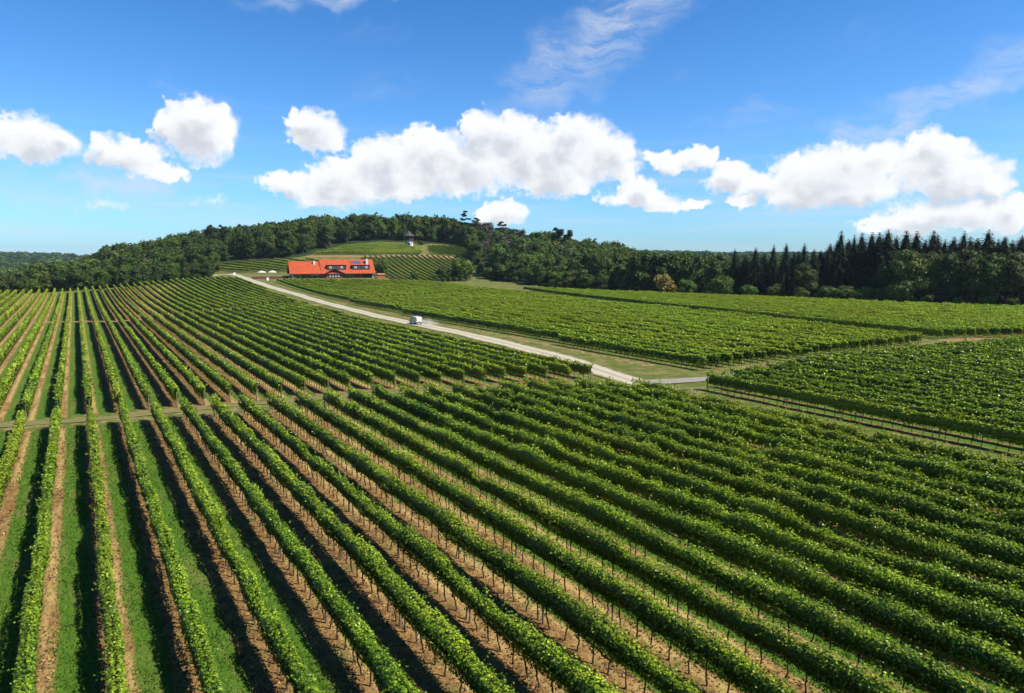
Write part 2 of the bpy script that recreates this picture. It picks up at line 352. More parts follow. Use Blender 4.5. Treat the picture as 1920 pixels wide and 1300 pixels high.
# ------------------------------------------------------------------ foliage materials
def leafmat(name, dark, mid, light, trans=.35, rough=.5, yellow=None, spec=.35, vr=.10):
    m, N = newmat(name); pos = N.new('ShaderNodeNewGeometry').outputs['Position']
    t = N.attr('tone'); rnd = N.new('ShaderNodeObjectInfo').outputs['Random']
    tn = N.m('ADD', t, N.m('MULTIPLY', N.m('SUBTRACT', N.noise(pos, .9, 3, .6), .5), .5))
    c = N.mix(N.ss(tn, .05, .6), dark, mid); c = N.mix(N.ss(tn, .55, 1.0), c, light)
    if yellow: c = N.mix(N.m('MULTIPLY', N.ss(N.noise(pos, .018, 3, .5), .42, .62), .6), c, yellow)
    hs = N.new('ShaderNodeHueSaturation'); N.put(hs.inputs['Color'], c)
    N.put(hs.inputs['Value'], N.m('ADD', 1 - vr, N.m('MULTIPLY', rnd, 2 * vr)))
    N.put(hs.inputs['Hue'], N.m('ADD', .49, N.m('MULTIPLY', N.m('FRACT', N.m('MULTIPLY', rnd, 7.3)), .02)))
    c = hs.outputs[0]
    b = principled(N, c, rough, spec)
    tr = N.new('ShaderNodeBsdfTranslucent'); N.put(tr.inputs[0], N.mix(1.0, c, (1.0, 1.0, .45), 'MULTIPLY'))
    mx = N.new('ShaderNodeMixShader'); mx.inputs[0].default_value = trans
    N.l.new(b, mx.inputs[1]); N.l.new(tr.outputs[0], mx.inputs[2]); finish(N, mx.outputs[0]); return m
m_vine = leafmat('vine_leaf', (.026, .060, .003), (.140, .225, .007), (.36, .46, .022), .24, .46, (.27, .32, .010), spec=.28)
m_tree = [leafmat('leaf_deep', (.016, .034, .005), (.048, .082, .011), (.100, .155, .022), .2, .6, spec=.15, vr=.34),
          leafmat('leaf_mid', (.020, .042, .005), (.064, .110, .012), (.135, .20, .025), .2, .6, spec=.15, vr=.34),
          leafmat('leaf_olive', (.026, .040, .007), (.078, .105, .016), (.155, .185, .034), .2, .6, spec=.15, vr=.34)]
m_light = leafmat('leaf_fresh', (.025, .055, .005), (.075, .13, .012), (.15, .22, .025), .25, .6, spec=.15, vr=.34)
m_rust = leafmat('leaf_rust', (.020, .017, .010), (.045, .038, .022), (.085, .062, .036), .12)
m_gold = leafmat('leaf_gold', (.12, .10, .012), (.34, .23, .035), (.52, .36, .07), .2)
m_plum = leafmat('leaf_plum', (.012, .009, .010), (.024, .016, .018), (.04, .026, .028), .1)
m_spruce = leafmat('needle_dark', (.004, .009, .003), (.011, .023, .008), (.026, .045, .016), .05, .7, spec=.1)
m_pine = leafmat('needle_blue', (.007, .014, .007), (.018, .034, .014), (.038, .06, .024), .05, .7, spec=.1)
m_bark = pmat('bark', (.085, .06, .04), .95, .1, 0, .35, 8)
m_vwood = pmat('vine_wood', (.075, .05, .034), .95, .1, 0, .3, 10)
m_post = pmat('post_wood', (.17, .14, .10), .9, .1, 0, .2, 5)

def n1(l, wl, rg):
    """value noise along l with wavelength wl, -1..1"""
    a = (l - l.min()) / wl if len(l) else l
    k = rg.random(int(a.max()) + 3) * 2 - 1 if len(l) else []
    i = a.astype(int); f = a - i; f = f * f * (3 - 2 * f); return k[i] * (1 - f) + k[i + 1] * f
def leaves(C, nrm, size, rg, tone, asp=.8):
    n = len(C); a = rg.normal(size=(n, 3)); nrm = nrm / (np.linalg.norm(nrm, axis=1, keepdims=True) + 1e-9)
    t = np.cross(nrm, a); t /= np.linalg.norm(t, axis=1, keepdims=True) + 1e-9; b = np.cross(nrm, t)
    s = (size if np.ndim(size) else np.full(n, size))[:, None] * .62
    V = np.stack([C - t * s, C - b * s * asp * .9 + t * s * .15, C + t * s, C + b * s * asp + t * s * .15], 1).reshape(-1, 3)
    return V, np.arange(4 * n).reshape(-1, 4), tone

# ------------------------------------------------------------------ vine rows
def clip_line(o_pt, dr, poly):
    """intervals of the line o_pt + s*dr inside the polygon"""
    s = []; n = len(poly)
    for i in range(n):
        (x1, y1), (x2, y2) = poly[i], poly[(i + 1) % n]
        ex, ey = x2 - x1, y2 - y1; det = dr[0] * -ey + dr[1] * ex
        if abs(det) < 1e-9: continue
        rx, ry = x1 - o_pt[0], y1 - o_pt[1]
        t = (rx * -ey + ry * ex) / det; u = (dr[0] * ry - dr[1] * rx) / det
        if 0 <= u < 1: s.append(t)
    s.sort(); return [(s[i], s[i + 1]) for i in range(0, len(s) - 1, 2)]
def frame_ok(x, y): return (y > 14) & (np.abs(x) < .84 * y + 9)
def trim(P, dr, a, b):
    s = np.arange(a, b, .5); x = P[0] + dr[0] * s; y = P[1] + dr[1] * s; ok = frame_ok(x, y)
    if ok.sum() < 8: return None
    return s[ok].min(), s[ok].max()
trunk_meshes = []
for k in range(4):
    rg = np.random.default_rng(40 + k); Vt = []; n = 5; H_ = .98
    for j, z in enumerate(np.linspace(-.05, H_ + .1, 6)):
        cx, cy_ = (rg.normal(size=2) * .018 * (j > 0)) + np.array([.05, .02]) * math.sin(j * .6) * (1 if k % 2 else -1)
        r = .040 - .014 * j / 5 + (.008 if j == 5 else 0)
        for i in range(n): Vt.append((cx + r * math.cos(i * 2 * math.pi / n), cy_ + r * math.sin(i * 2 * math.pi / n), z))
    Vt = np.array(Vt); q = []
    for j in range(5):
        for i in range(n): q.append((j * n + i, j * n + (i + 1) % n, (j + 1) * n + (i + 1) % n, (j + 1) * n + i))
    me = fill_mesh(bpy.data.meshes.new('vine_trunk'), Vt, q); me.materials.append(m_vwood); trunk_meshes.append(me)
def prism_mesh(name, r, h, n, mat, z0=-.1):
    V = [(r * math.cos(i * 2 * math.pi / n + .4), r * math.sin(i * 2 * math.pi / n + .4), z) for z in (z0, h) for i in range(n)]
    bm = bmesh.new(); vs = [bm.verts.new(v) for v in V]
    for i in range(n): bm.faces.new((vs[i], vs[(i + 1) % n], vs[n + (i + 1) % n], vs[n + i]))
    bm.faces.new(vs[n:]); bm.faces.new(list(reversed(vs[:n])))
    me = bpy.data.meshes.new(name); bm.to_mesh(me); bm.free(); me.materials.append(mat); return me
post_me = prism_mesh('post', .045, 1.6, 6, m_post); endpost_me = prism_mesh('end_post', .05, 1.62, 6, m_post)

ROWSEED = [100]
def vine_row(P, dr, a, b, label, group, trunks='objects', hh=1.0, bushy=.5, tmul=1.0, dens=1.0, lodmul=1.0, trange=None, post=True, tonebias=0., rough_=.05, shoots=1., fat=0., low=.86):
    """one trellised row from P+a*dr to P+b*dr"""
    ROWSEED[0] += 1; rg = np.random.default_rng(ROWSEED[0])
    x0, y0 = P[0] + dr[0] * a, P[1] + dr[1] * a; L = b - a
    z0 = float(zt(x0, y0))
    root = empty('vine_row', (x0, y0, z0), 0, label, 'vine row', group)
    px, py = dr[1], -dr[0]
    # --- leaves, level of detail by distance
    Cs = []; Ns = []; Ss = []; Ts = []
    st = np.arange(0, L, 3.0)
    cnt = []; siz = []
    for s0 in st:
        ll = min(3.0, L - s0); dd = math.hypot(x0 + dr[0] * (s0 + 1.5), y0 + dr[1] * (s0 + 1.5), CAM_H)
        s = min(max(.0025 * dd * lodmul, .088), .27); n = int(ll * dens * min(3.7 / (s * s * .62), 700)); cnt.append(n); siz.append(s)
    l = np.concatenate([s0 + rg.random(n) * min(3.0, L - s0) for s0, n in zip(st, cnt)])
    sz = np.concatenate([np.full(n, s) for n, s in zip(cnt, siz)])
    o_sort = np.argsort(l); l = l[o_sort]; sz = sz[o_sort]; n = len(l)
    weak = np.clip((n1(l, 3.2, rg) - .70) * 3.5, 0, 1); clump = n1(l, 1.05, rg) * bushy; slow = n1(l, 6.0, rg); fastn = n1(l, .45, rg)
    top = hh * (1.90 + (.10 + .12 * bushy) * clump + .10 * slow + .07 * fastn + rough_ * n1(l, 2.6, rg) - .45 * weak); bot = hh * (low - .12 * clump + .08 * n1(l, 1.6, rg))
    wd = hh * (fat + .195 + .07 * min(bushy, 1.1) + .10 * clump + .04 * slow) * (1 - .35 * weak); side = .07 * n1(l, 3.5, rg)
    th = rg.random(n) * 2 * math.pi; rad = .62 + .45 * np.sqrt(rg.random(n))
    ct, sn = np.cos(th), np.sin(th); e = .55
    cx = np.sign(ct) * np.abs(ct) ** e; cz = np.sign(sn) * np.abs(sn) ** e
    off = wd * cx * rad + side + rg.normal(size=n) * .03; mid = (top + bot) / 2; zz = mid + (top - bot) / 2 * cz * rad
    spr = rg.random(n) < (.012 + .05 * bushy * (fastn > 0)); zz = np.where(spr, top + rg.random(n) * (.2 + .14 * bushy) * hh, zz); off = np.where(spr, off * .5, off)
    hang = rg.random(n) < .02; zz = np.where(hang, bot - rg.random(n) * .25, zz)
    nx = cx * 1.0; nz = cz * 1.0 + .45
    C = np.stack([dr[0] * l + px * off, dr[1] * l + py * off, zz], 1)
    C[:, 2] += zt(x0 + C[:, 0], y0 + C[:, 1]) - z0
    nr = np.stack([px * nx, py * nx, nz], 1) + rg.normal(size=(n, 3)) * .42
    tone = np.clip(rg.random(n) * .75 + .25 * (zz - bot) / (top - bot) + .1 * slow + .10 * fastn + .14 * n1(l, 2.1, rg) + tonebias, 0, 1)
    # --- long stray shoots on the rows one can see well
    ns = int((sz < .24).mean() * L * 2.0 * shoots) if len(sz) else 0
    if ns:
        lmax = l[sz < .24]; sl = lmax[rg.integers(len(lmax), size=ns)]; K = 7; sg = np.where(rg.random(ns) < .5, -1, 1)
        dl = rg.normal(size=ns) * .5; out_ = sg * rg.uniform(.05, .75, ns); up = rg.uniform(-.15, 1.0, ns); Ls = rg.uniform(.22, .62, ns)
        t_ = (np.arange(K) + .5)[None] / K; nn = np.sqrt(dl ** 2 + out_ ** 2 + up ** 2)[:, None] + 1e-6
        a_ = sl[:, None] + dl[:, None] / nn * Ls[:, None] * t_; o_s = sg[:, None] * .14 * hh + out_[:, None] / nn * Ls[:, None] * t_
        z_s = hh * rg.uniform(1.45, 1.88, ns)[:, None] + up[:, None] / nn * Ls[:, None] * t_ - .18 * (Ls[:, None] * t_) ** 2
        a_, o_s, z_s = a_.ravel(), o_s.ravel(), z_s.ravel()
        C2 = np.stack([dr[0] * a_ + px * o_s, dr[1] * a_ + py * o_s, z_s], 1) + rg.normal(size=(ns * K, 3)) * .02
        C2[:, 2] += zt(x0 + C2[:, 0], y0 + C2[:, 1]) - z0
        s2 = np.interp(a_, l, sz) * .85
        C = np.concatenate([C, C2]); nr = np.concatenate([nr, rg.normal(size=(ns * K, 3)) * .6 + [0, 0, .6]]); sz = np.concatenate([sz, s2])
        tone = np.concatenate([tone, np.clip(.28 + .5 * rg.random(ns * K), 0, 1)]); n = len(C)
    V, Q, T = leaves(C, nr, sz * (.8 + .4 * rg.random(n)), rg, tone)
    # --- added core that blocks light, toned dark as the hedge's inner shade
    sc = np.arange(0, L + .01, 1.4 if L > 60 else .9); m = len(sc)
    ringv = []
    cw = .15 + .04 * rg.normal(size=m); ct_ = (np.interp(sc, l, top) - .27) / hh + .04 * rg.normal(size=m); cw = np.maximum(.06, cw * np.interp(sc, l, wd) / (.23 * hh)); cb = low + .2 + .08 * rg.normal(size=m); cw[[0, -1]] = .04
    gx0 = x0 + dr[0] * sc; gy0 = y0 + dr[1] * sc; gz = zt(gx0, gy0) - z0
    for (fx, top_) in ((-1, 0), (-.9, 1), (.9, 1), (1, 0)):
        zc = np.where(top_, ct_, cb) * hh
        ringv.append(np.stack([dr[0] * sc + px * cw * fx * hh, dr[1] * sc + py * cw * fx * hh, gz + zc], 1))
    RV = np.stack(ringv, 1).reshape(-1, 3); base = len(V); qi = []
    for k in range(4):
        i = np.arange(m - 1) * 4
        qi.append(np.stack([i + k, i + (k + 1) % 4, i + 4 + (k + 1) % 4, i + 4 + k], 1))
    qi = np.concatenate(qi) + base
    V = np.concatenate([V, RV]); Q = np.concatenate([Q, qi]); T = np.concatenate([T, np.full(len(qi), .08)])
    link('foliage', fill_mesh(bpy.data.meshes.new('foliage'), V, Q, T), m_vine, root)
    # --- trunks
    if trunks == 'objects':
        a1, b1 = trange if trange else (0, L); ts = np.arange(a1 + .5, min(b1, L) - .2, .93)
        if len(ts) > 99: ts = ts[:99]
        for s in ts:
            s += rg.normal() * .08; o = bpy.data.objects.new('trunk', trunk_meshes[rg.integers(4)]); col.objects.link(o); o.parent = root
            o.location = (dr[0] * s, dr[1] * s, float(zt(x0 + dr[0] * s, y0 + dr[1] * s)) - z0)
            o.rotation_euler = (rg.normal() * .07, rg.normal() * .07, rg.random() * 6.28)
    elif trunks == 'merged':
        ts = np.arange(.5, L - .2, 1.0); src = np.array([v.co[:] for v in trunk_meshes[1].vertices]) * [1.1, 1.1, 1]
        qs = np.array([p_.vertices[:] for p_ in trunk_meshes[1].polygons]); nv = len(src)
        bx, by = dr[0] * ts, dr[1] * ts; bz = zt(x0 + bx, y0 + by) - z0
        VV = (src[None] + np.stack([bx, by, bz], 1)[:, None]).reshape(-1, 3)
        QQ = (qs[None] + (np.arange(len(ts)) * nv)[:, None, None]).reshape(-1, 4)
        o = link('trunks', fill_mesh(bpy.data.meshes.new('trunks'), VV, QQ), m_vwood, root); o['kind'] = 'stuff'
    if post:
        step = 7.5 if trunks == 'objects' else 1e9
        ps = [0.05, L - .05] + list(np.arange(step, L - 3, step))
        for i, s in enumerate(ps):
            o = bpy.data.objects.new('end_post' if i < 2 else 'post', endpost_me if i < 2 else post_me); col.objects.link(o); o.parent = root
            o.location = (dr[0] * s, dr[1] * s, float(zt(x0 + dr[0] * s, y0 + dr[1] * s)) - z0)
            if i < 2: o.rotation_euler = (0, 0, 0)
    return root
_o = ['', 'first', 'second', 'third', 'fourth', 'fifth', 'sixth', 'seventh', 'eighth', 'ninth', 'tenth', 'eleventh', 'twelfth', 'thirteenth', 'fourteenth', 'fifteenth', 'sixteenth', 'seventeenth', 'eighteenth', 'nineteenth']
_t = {2: 'twent', 3: 'thirt', 4: 'fort', 5: 'fift', 6: 'sixt', 7: 'sevent'}
def nth(n):
    if n < 20: return _o[n]
    return _t[n // 10] + ('ieth' if n % 10 == 0 else 'y-' + _o[n % 10])

def block(poly, origin, dr, k0, k1, label, group, gap=None, **kw):
    """rows number k0..k1 across `origin`, clipped by the polygon"""
    n = 0; px, py = dr[1], -dr[0]; rows = []
    for k in range(k0, k1 + 1):
        P = (origin[0] + px * SP * k, origin[1] + py * SP * k)
        ivs = clip_line(P, dr, poly)
        ivs = [iv for iv in ivs if iv[1] - iv[0] > 5]
        if not ivs: continue
        a, b = max(ivs, key=lambda q: q[1] - q[0])
        t = trim(P, dr, a, b)
        if t is None or t[1] - t[0] < 4: continue
        rows.append((P, t[0] + random.uniform(-.3, .3), t[1] + random.uniform(-.3, .3)))
    for P, a, b in rows:
        n += 1; f = kw.get('fn'); kk = dict(kw); kk.pop('fn', None)
        if f: kk.update(f(n, P, a, b))
        vine_row(P, dr, a, b, label % nth(n), group, **kk)
    return len(rows)
DR = (RX, RY)
OR = (O0 * PX, O0 * PY)
# near block
def fB(n, P, a, b): return dict(bushy=.46 + .020 * n, rough_=.06 + .004 * n, shoots=1.3, fat=.0045 * max(0, n - 6), hh=1.0 + .004 * n)
cB = block(B_POLY, OR, DR, -3, 21, 'leafy vine row in the nearest block, %s from the left, on thin bare trunks', 'vine rows of the nearest block', fn=fB)
# right block beside the grassy lane
def fE(n, P, a, b): return dict(trunks='objects' if n <= 3 else 'merged', bushy=.45, rough_=.06, hh=1.05, shoots=.5, low=.80)
cE = block(E_POLY, OR, DR, 25, 66, 'dark leafy vine row in the right-hand block, %s beyond the grassy lane', 'vine rows of the right-hand block', fn=fE)
# left block split by the narrow path
def cut_poly(poly_olpts, gap, side):
    """part of an (o,l) polygon before/after the gap polyline"""
    g = [(o, l - 1.7 if side < 0 else l + 1.7) for o, l in gap]
    return g
gl = lambda o, s: float(np.interp(o, [p[0] for p in GAP_OL], [p[1] for p in GAP_OL])) + s
def block_ol(pts, k0, k1, lo, hi, label, group, **kw):
    poly = poly_ol(pts); n = 0
    for k in range(k0, k1 + 1):
        o = O0 + SP * k; P = OL(o, 0)
        for a, b in clip_line(P, DR, poly):
            if lo is not None: a = max(a, gl(o, lo))
            if hi is not None: b = min(b, gl(o, hi))
            if b - a < 6: continue
            t = trim(P, DR, a, b)
            if t is None or t[1] - t[0] < 5: continue
            n += 1; vine_row(P, DR, t[0] + random.uniform(-.4, .4), t[1] + random.uniform(-.4, .4), label % nth(n), group, **kw)
    return n
cA1 = block_ol(A_OL, -13, 27, None, -1.7, 'vine row between the grass track and the narrow path, %s from the left', 'vine rows beyond the grass track', trunks='merged', bushy=.30, hh=1.04, tonebias=.12, low=.74)
cA2 = block_ol(A_OL, -13, 27, 1.7, None, 'vine row beyond the narrow path on the left rise, %s from the left', 'vine rows on the left rise', trunks=None, bushy=.25, hh=1.04, tonebias=.16, low=.72)
C_OL = [(71.2, 62), (71.3, 83.4), (73.6, 108.8), (73.3, 138), (76.5, 200), (80, 268), (78.5, 330), (102, 324), (120, 318), (146, 299), (150, 291), (154, 238), (144.7, 172), (141.5, 119), (139, 105), (132, 80), (129, 60), (96, 61.4)]
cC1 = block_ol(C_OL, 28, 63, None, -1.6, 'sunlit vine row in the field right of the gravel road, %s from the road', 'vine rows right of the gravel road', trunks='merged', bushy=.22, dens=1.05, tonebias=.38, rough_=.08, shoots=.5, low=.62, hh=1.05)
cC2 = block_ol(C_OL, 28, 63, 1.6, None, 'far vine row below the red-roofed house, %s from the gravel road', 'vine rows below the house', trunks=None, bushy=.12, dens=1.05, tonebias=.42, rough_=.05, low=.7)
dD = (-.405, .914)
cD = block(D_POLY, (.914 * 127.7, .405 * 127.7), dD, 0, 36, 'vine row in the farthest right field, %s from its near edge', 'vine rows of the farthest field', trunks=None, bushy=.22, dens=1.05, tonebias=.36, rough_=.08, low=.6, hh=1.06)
# hillside blocks
def hblock(poly, d, label, group, sp=2.6, **kw):
    L = math.hypot(*d); d = (d[0] / L, d[1] / L); px, py = d[1], -d[0]
    os_ = [x * px + y * py for x, y in poly]; n = 0
    for o in np.arange(min(os_) + 1, max(os_), sp):
        P = (px * o, py * o)
        for a, b in clip_line(P, d, poly):
            if b - a < 8: continue
            n += 1; vine_row(P, d, a, b, label % nth(n), group, trunks=None, dens=.7, lodmul=.8, **kw)
    return n
cH1 = hblock(H1_POLY, (45.2, -40.1), 'vine row on the slope left of the red-roofed house, %s one counted from the left', 'vine rows left of the house', sp=6.2, tonebias=.35)
cH2 = hblock(H2_POLY, (53, 23), 'vine row on the domed slope left of the lookout tower, %s one counted uphill', 'vine rows on the domed slope', sp=3.0)
cH3 = hblock(H3_POLY, (27.3, -67.9), 'vine row running down the slope right of the red-roofed house, %s from the left', 'vine rows right of the house', sp=3.3)
cH4 = hblock(H4_POLY, (21.2, -26.1), 'short vine row on the slope right of the lookout tower, %s one counted across', 'vine rows right of the tower', sp=4.0)
print('ROWS', cB, cE, cA1, cA2, cC1, cC2, cD, cH1, cH2, cH3, cH4)

# ------------------------------------------------------------------ grass and litter close to the camera
def blades():
    rg = np.random.default_rng(5); n = 150000
    y = 17 + 50 * rg.random(n) ** 1.5; x = (rg.random(n) * 1.7 - .86) * (y + 6)
    o = x * PX + y * PY; q = ((o - O0) / SP + .5) % 1 - .5; q *= SP
    half = .70 + .38 * ss(7, 13, o) - .20 * ss(26, 40, o)
    keep = inpoly(x, y, B_POLY) & (np.abs(q + .34 - .38 * ss(3.5, .5, o)) > half - .10 * ss(3.5, .5, o) - .05 + .15 * rg.normal(size=n))
    x, y = x[keep], y[keep]; n = len(x); C = np.stack([x, y, zt(x, y) - .01], 1)
    h = (.05 + .07 * rg.random(n)) * (1 + .012 * y); wv = .02 * (1 + .03 * y); a = rg.random(n) * 6.28; t = np.stack([np.cos(a), np.sin(a), 0 * a], 1)
    tip = np.stack([rg.normal(size=n) * .04, rg.normal(size=n) * .04, h], 1)
    V = np.stack([C - t * wv[:, None], C + t * wv[:, None], C + tip], 1).reshape(-1, 3)
    return fill_mesh(bpy.data.meshes.new('grass'), V, np.arange(3 * n).reshape(-1, 3), rg.random(n))
m_grass = leafmat('grass_blade', (.045, .10, .007), (.080, .160, .013), (.15, .22, .026), .25, .7, spec=.12)
tag(link('grass', blades(), m_grass), 'short bright green grass growing between the nearest vine rows', 'grass', kind='stuff')
def litter():
    rg = np.random.default_rng(6); n = 90000
    y = 17 + 48 * rg.random(n) ** 1.5; x = (rg.random(n) * 1.7 - .86) * (y + 6)
    o = x * PX + y * PY; q = ((o - O0) / SP + .5) % 1 - .5; q *= SP
    half = .75 + .38 * ss(7, 13, o) - .20 * ss(26, 40, o)
    keep = inpoly(x, y, B_POLY) & (np.abs(q + .34 - .38 * ss(3.5, .5, o)) < half - .08 * ss(3.5, .5, o))
    x, y = x[keep], y[keep]; n = len(x); C = np.stack([x, y, zt(x, y) + .02], 1)
    nr = rg.normal(size=(n, 3)) * .45 + [0, 0, 1]
    V, Q, T = leaves(C, nr, (.05 + .09 * rg.random(n)) * (1 + .008 * y), rg, rg.random(n), .5)
    return fill_mesh(bpy.data.meshes.new('litter'), V, Q, T)
m_litter = leafmat('dry_litter', (.085, .045, .022), (.20, .108, .038), (.42, .275, .09), .05, .9, spec=.1)
tag(link('dry_litter', litter(), m_litter), 'dry brown leaves, clods and straw on the soil under the nearest vines', 'litter', kind='stuff')

# ------------------------------------------------------------------ trees
def crown_data(H_, seed, nleaf, leaf, kind='round'):
    rg = np.random.default_rng(seed); lobes = []
    if kind == 'round':
        W_ = H_ * .36
        for i in range(19):
            u = rg.random() * 6.28; zz = rg.uniform(.14, .88); rr = W_ * math.sqrt(max(0, 1 - ((zz - .52) / .5) ** 2)) * rg.uniform(.3, .85)
            lobes.append((rr * math.cos(u), rr * math.sin(u), zz * H_, W_ * rg.uniform(.34, .58), rg.uniform(.75, 1.05)))
        lobes.append((0, 0, .55 * H_, W_ * .75, 1.1)); lobes.append((rg.normal() * .5, rg.normal() * .5, .84 * H_, W_ * .42, .9))
    elif kind == 'tall':
        W_ = H_ * .23
        for i in range(13):
            u = rg.random() * 6.28; zz = rg.uniform(.12, .9); rr = W_ * math.sqrt(max(0, 1 - ((zz - .52) / .52) ** 2)) * rg.uniform(.2, .8)
            lobes.append((rr * math.cos(u), rr * math.sin(u), zz * H_, W_ * rg.uniform(.42, .68), rg.uniform(.9, 1.3)))
        lobes.append((0, 0, .5 * H_, W_ * .8, 1.6))
    elif kind == 'bush':
        W_ = H_ * .55
        for i in range(12):
            u = rg.random() * 6.28; zz = rg.uniform(.2, .72); rr = W_ * rg.uniform(.2, .75)
            lobes.append((rr * math.cos(u), rr * math.sin(u), zz * H_, W_ * rg.uniform(.32, .5), .9))
        lobes.append((0, 0, .45 * H_, W_ * .7, .9))
    elif kind == 'cedar':
        W_ = H_ * .34
        for zz, rr0, m_ in ((.97, .12, 3), (.88, .45, 6), (.76, .8, 8), (.62, 1.0, 9), (.48, .95, 8), (.34, .8, 6)):
            for i in range(m_):
                u = rg.random() * 6.28; rr = W_ * rr0 * rg.uniform(.35, .95)
                lobes.append((rr * math.cos(u), rr * math.sin(u), (zz + rg.uniform(-.03, .03)) * H_, W_ * rg.uniform(.2, .32), .30))
    elif kind == 'pine':
        W_ = H_ * .33
        for i in range(13):
            u = rg.random() * 6.28; zz = rg.uniform(.55, .93); rr = W_ * rg.uniform(.1, .85) * (1.1 - .5 * abs(zz - .7) / .25)
            lobes.append((rr * math.cos(u), rr * math.sin(u), zz * H_, W_ * rg.uniform(.28, .42), .6))
    Lb = np.array(lobes); wt = Lb[:, 3] ** 2; wt /= wt.sum(); id_ = rg.choice(len(Lb), nleaf, p=wt); B_ = Lb[id_]
    v = rg.normal(size=(nleaf, 3)); v /= np.linalg.norm(v, axis=1, keepdims=True); v[:, 2] = np.where(v[:, 2] < -.5, -v[:, 2], v[:, 2])
    r = B_[:, 3] * (.72 + .36 * rg.random(nleaf)) * (1 + .18 * np.sin(v[:, 0] * 7 + B_[:, 0] * 3) * np.sin(v[:, 2] * 6 + B_[:, 1] * 3))
    C = B_[:, :3] + v * r[:, None] * np.stack([np.ones(nleaf), np.ones(nleaf), B_[:, 4]], 1)
    nr = v * [1, 1, 1] + rg.normal(size=(nleaf, 3)) * .5 + [0, 0, .25]
    lobetone = rg.random(len(Lb))[id_]
    tone = np.clip(.6 * rg.random(nleaf) + .4 * lobetone, 0, 1)
    V, Q, T = leaves(C, nr, leaf * (.7 + .6 * rg.random(nleaf)), rg, tone, .85)
    # added filler ball per lobe, coloured dark for the crown's inner shade
    ico = ICO; VV = [V]; QQ = [Q]; TT = [T]; base = len(V)
    for x, y, z, rr, sq in lobes:
        VV.append(ico[0] * [rr * .66, rr * .66, rr * .66 * sq] + [x, y, z]); QQ.append(ico[1] + base); base += len(ico[0]); TT.append(np.full(len(ico[1]), .12))
    return np.concatenate(VV), np.concatenate(QQ), np.concatenate(TT)
# a low quad-sphere
def quadball():
    V = []; n = 8; zs = (-.92, -.4, .4, .92)
    for z in zs:
        r = math.sqrt(1 - z * z)
        for i in range(n): V.append((r * math.cos(i * 6.283 / n), r * math.sin(i * 6.283 / n), z))
    q = []
    for j in range(3):
        for i in range(n): q.append((j * n + i, j * n + (i + 1) % n, (j + 1) * n + (i + 1) % n, (j + 1) * n + i))
    for b in (0, 24):
        q += [(b, b + 1, b + 2, b + 3), (b, b + 3, b + 4, b + 7), (b + 4, b + 5, b + 6, b + 7)]
    return np.array(V), np.array(q)
ICO = quadball()
def trunk_mesh(H_, r, top=.75, seed=0, limbs=4):
    rg = np.random.default_rng(seed); Vs = []; Qs = []; base = 0; n = 6
    def tube(P, Rr):
        nonlocal base
        for (x, y, z), rr in zip(P, Rr):
            for i in range(n): Vs.append((x + rr * math.cos(i * 6.283 / n), y + rr * math.sin(i * 6.283 / n), z))
        for j in range(len(P) - 1):
            for i in range(n): Qs.append((base + j * n + i, base + j * n + (i + 1) % n, base + (j + 1) * n + (i + 1) % n, base + (j + 1) * n + i))
        base += len(P) * n
    zs = np.linspace(-.6, H_ * top, 6); w_ = np.cumsum(rg.normal(size=(6, 2)) * .05 * H_ / 14, 0)
    tube([(w_[i, 0], w_[i, 1], zs[i]) for i in range(6)], [r * (1.25 if i == 0 else 1 - .16 * i) for i in range(6)])
    for k in range(limbs):
        z0 = H_ * rg.uniform(.25, .5); u = rg.random() * 6.28; L = H_ * rg.uniform(.16, .26)
        tube([(0, 0, z0), (L * .5 * math.cos(u), L * .5 * math.sin(u), z0 + L * .6), (L * math.cos(u), L * math.sin(u), z0 + L * 1.2)], [r * .45, r * .3, r * .15])
    me = fill_mesh(bpy.data.meshes.new('trunk'), np.array(Vs), np.array(Qs), smooth=True); me.materials.append(m_bark); return me
def spruce_data(H_, seed, leaf=.46):
    rg = np.random.default_rng(seed); C = []; Nn = []; S = []
    z = .985 * H_; Rm = H_ * rg.uniform(.29, .37)
    while z > .05 * H_:
        f = 1 - z / H_; r = Rm * (f ** .68) * rg.uniform(.82, 1.1) + .12; nb = int(5 + 8 * f); u0 = rg.random() * 6
        for k in range(nb):
            u = u0 + k * 6.283 / nb + rg.normal() * .15; rr = r * rg.uniform(.75, 1.12); m_ = int(2 + rr / .36)
            for j in range(m_):
                t = (j + .6) / m_; q = rr * t
                for s in (-1, 1):
                    wv = (1 - t) * .35 * rr * .5 + .12
                    ang = u + s * wv / max(q, .4) * rg.uniform(.2, 1)
                    C.append((q * math.cos(ang), q * math.sin(ang), z + .22 * rr * (1 - t) * .5 - .30 * rr * t * t + .15 * (t > .85) + rg.normal() * .06))
                    Nn.append((math.cos(ang) * .5 + rg.normal() * .3, math.sin(ang) * .5 + rg.normal() * .3, 1.0)); S.append(leaf * rg.uniform(.7, 1.3) * (.5 + .6 * min(1, f * 4)))
        z -= H_ * (.017 + .010 * f) * rg.uniform(.8, 1.2)
    C = np.array(C); tone = rg.random(len(C))
    V, Q, T = leaves(C, np.array(Nn), np.array(S), rg, tone, .6)
    # added inner cone, its dark tone painting the shaded crown interior
    k = 8; zz = np.linspace(.06 * H_, .93 * H_, 7); rv = []
    for z in zz: rv += [(Rm * .52 * (1 - z / H_) ** .9 * math.cos(i * 6.283 / k), Rm * .52 * (1 - z / H_) ** .9 * math.sin(i * 6.283 / k), z) for i in range(k)]
    base = len(V); q = [(base + j * k + i, base + j * k + (i + 1) % k, base + (j + 1) * k + (i + 1) % k, base + (j + 1) * k + i) for j in range(6) for i in range(k)]
    return np.concatenate([V, rv]), np.concatenate([Q, q]), np.concatenate([T, np.full(len(q), .05)])
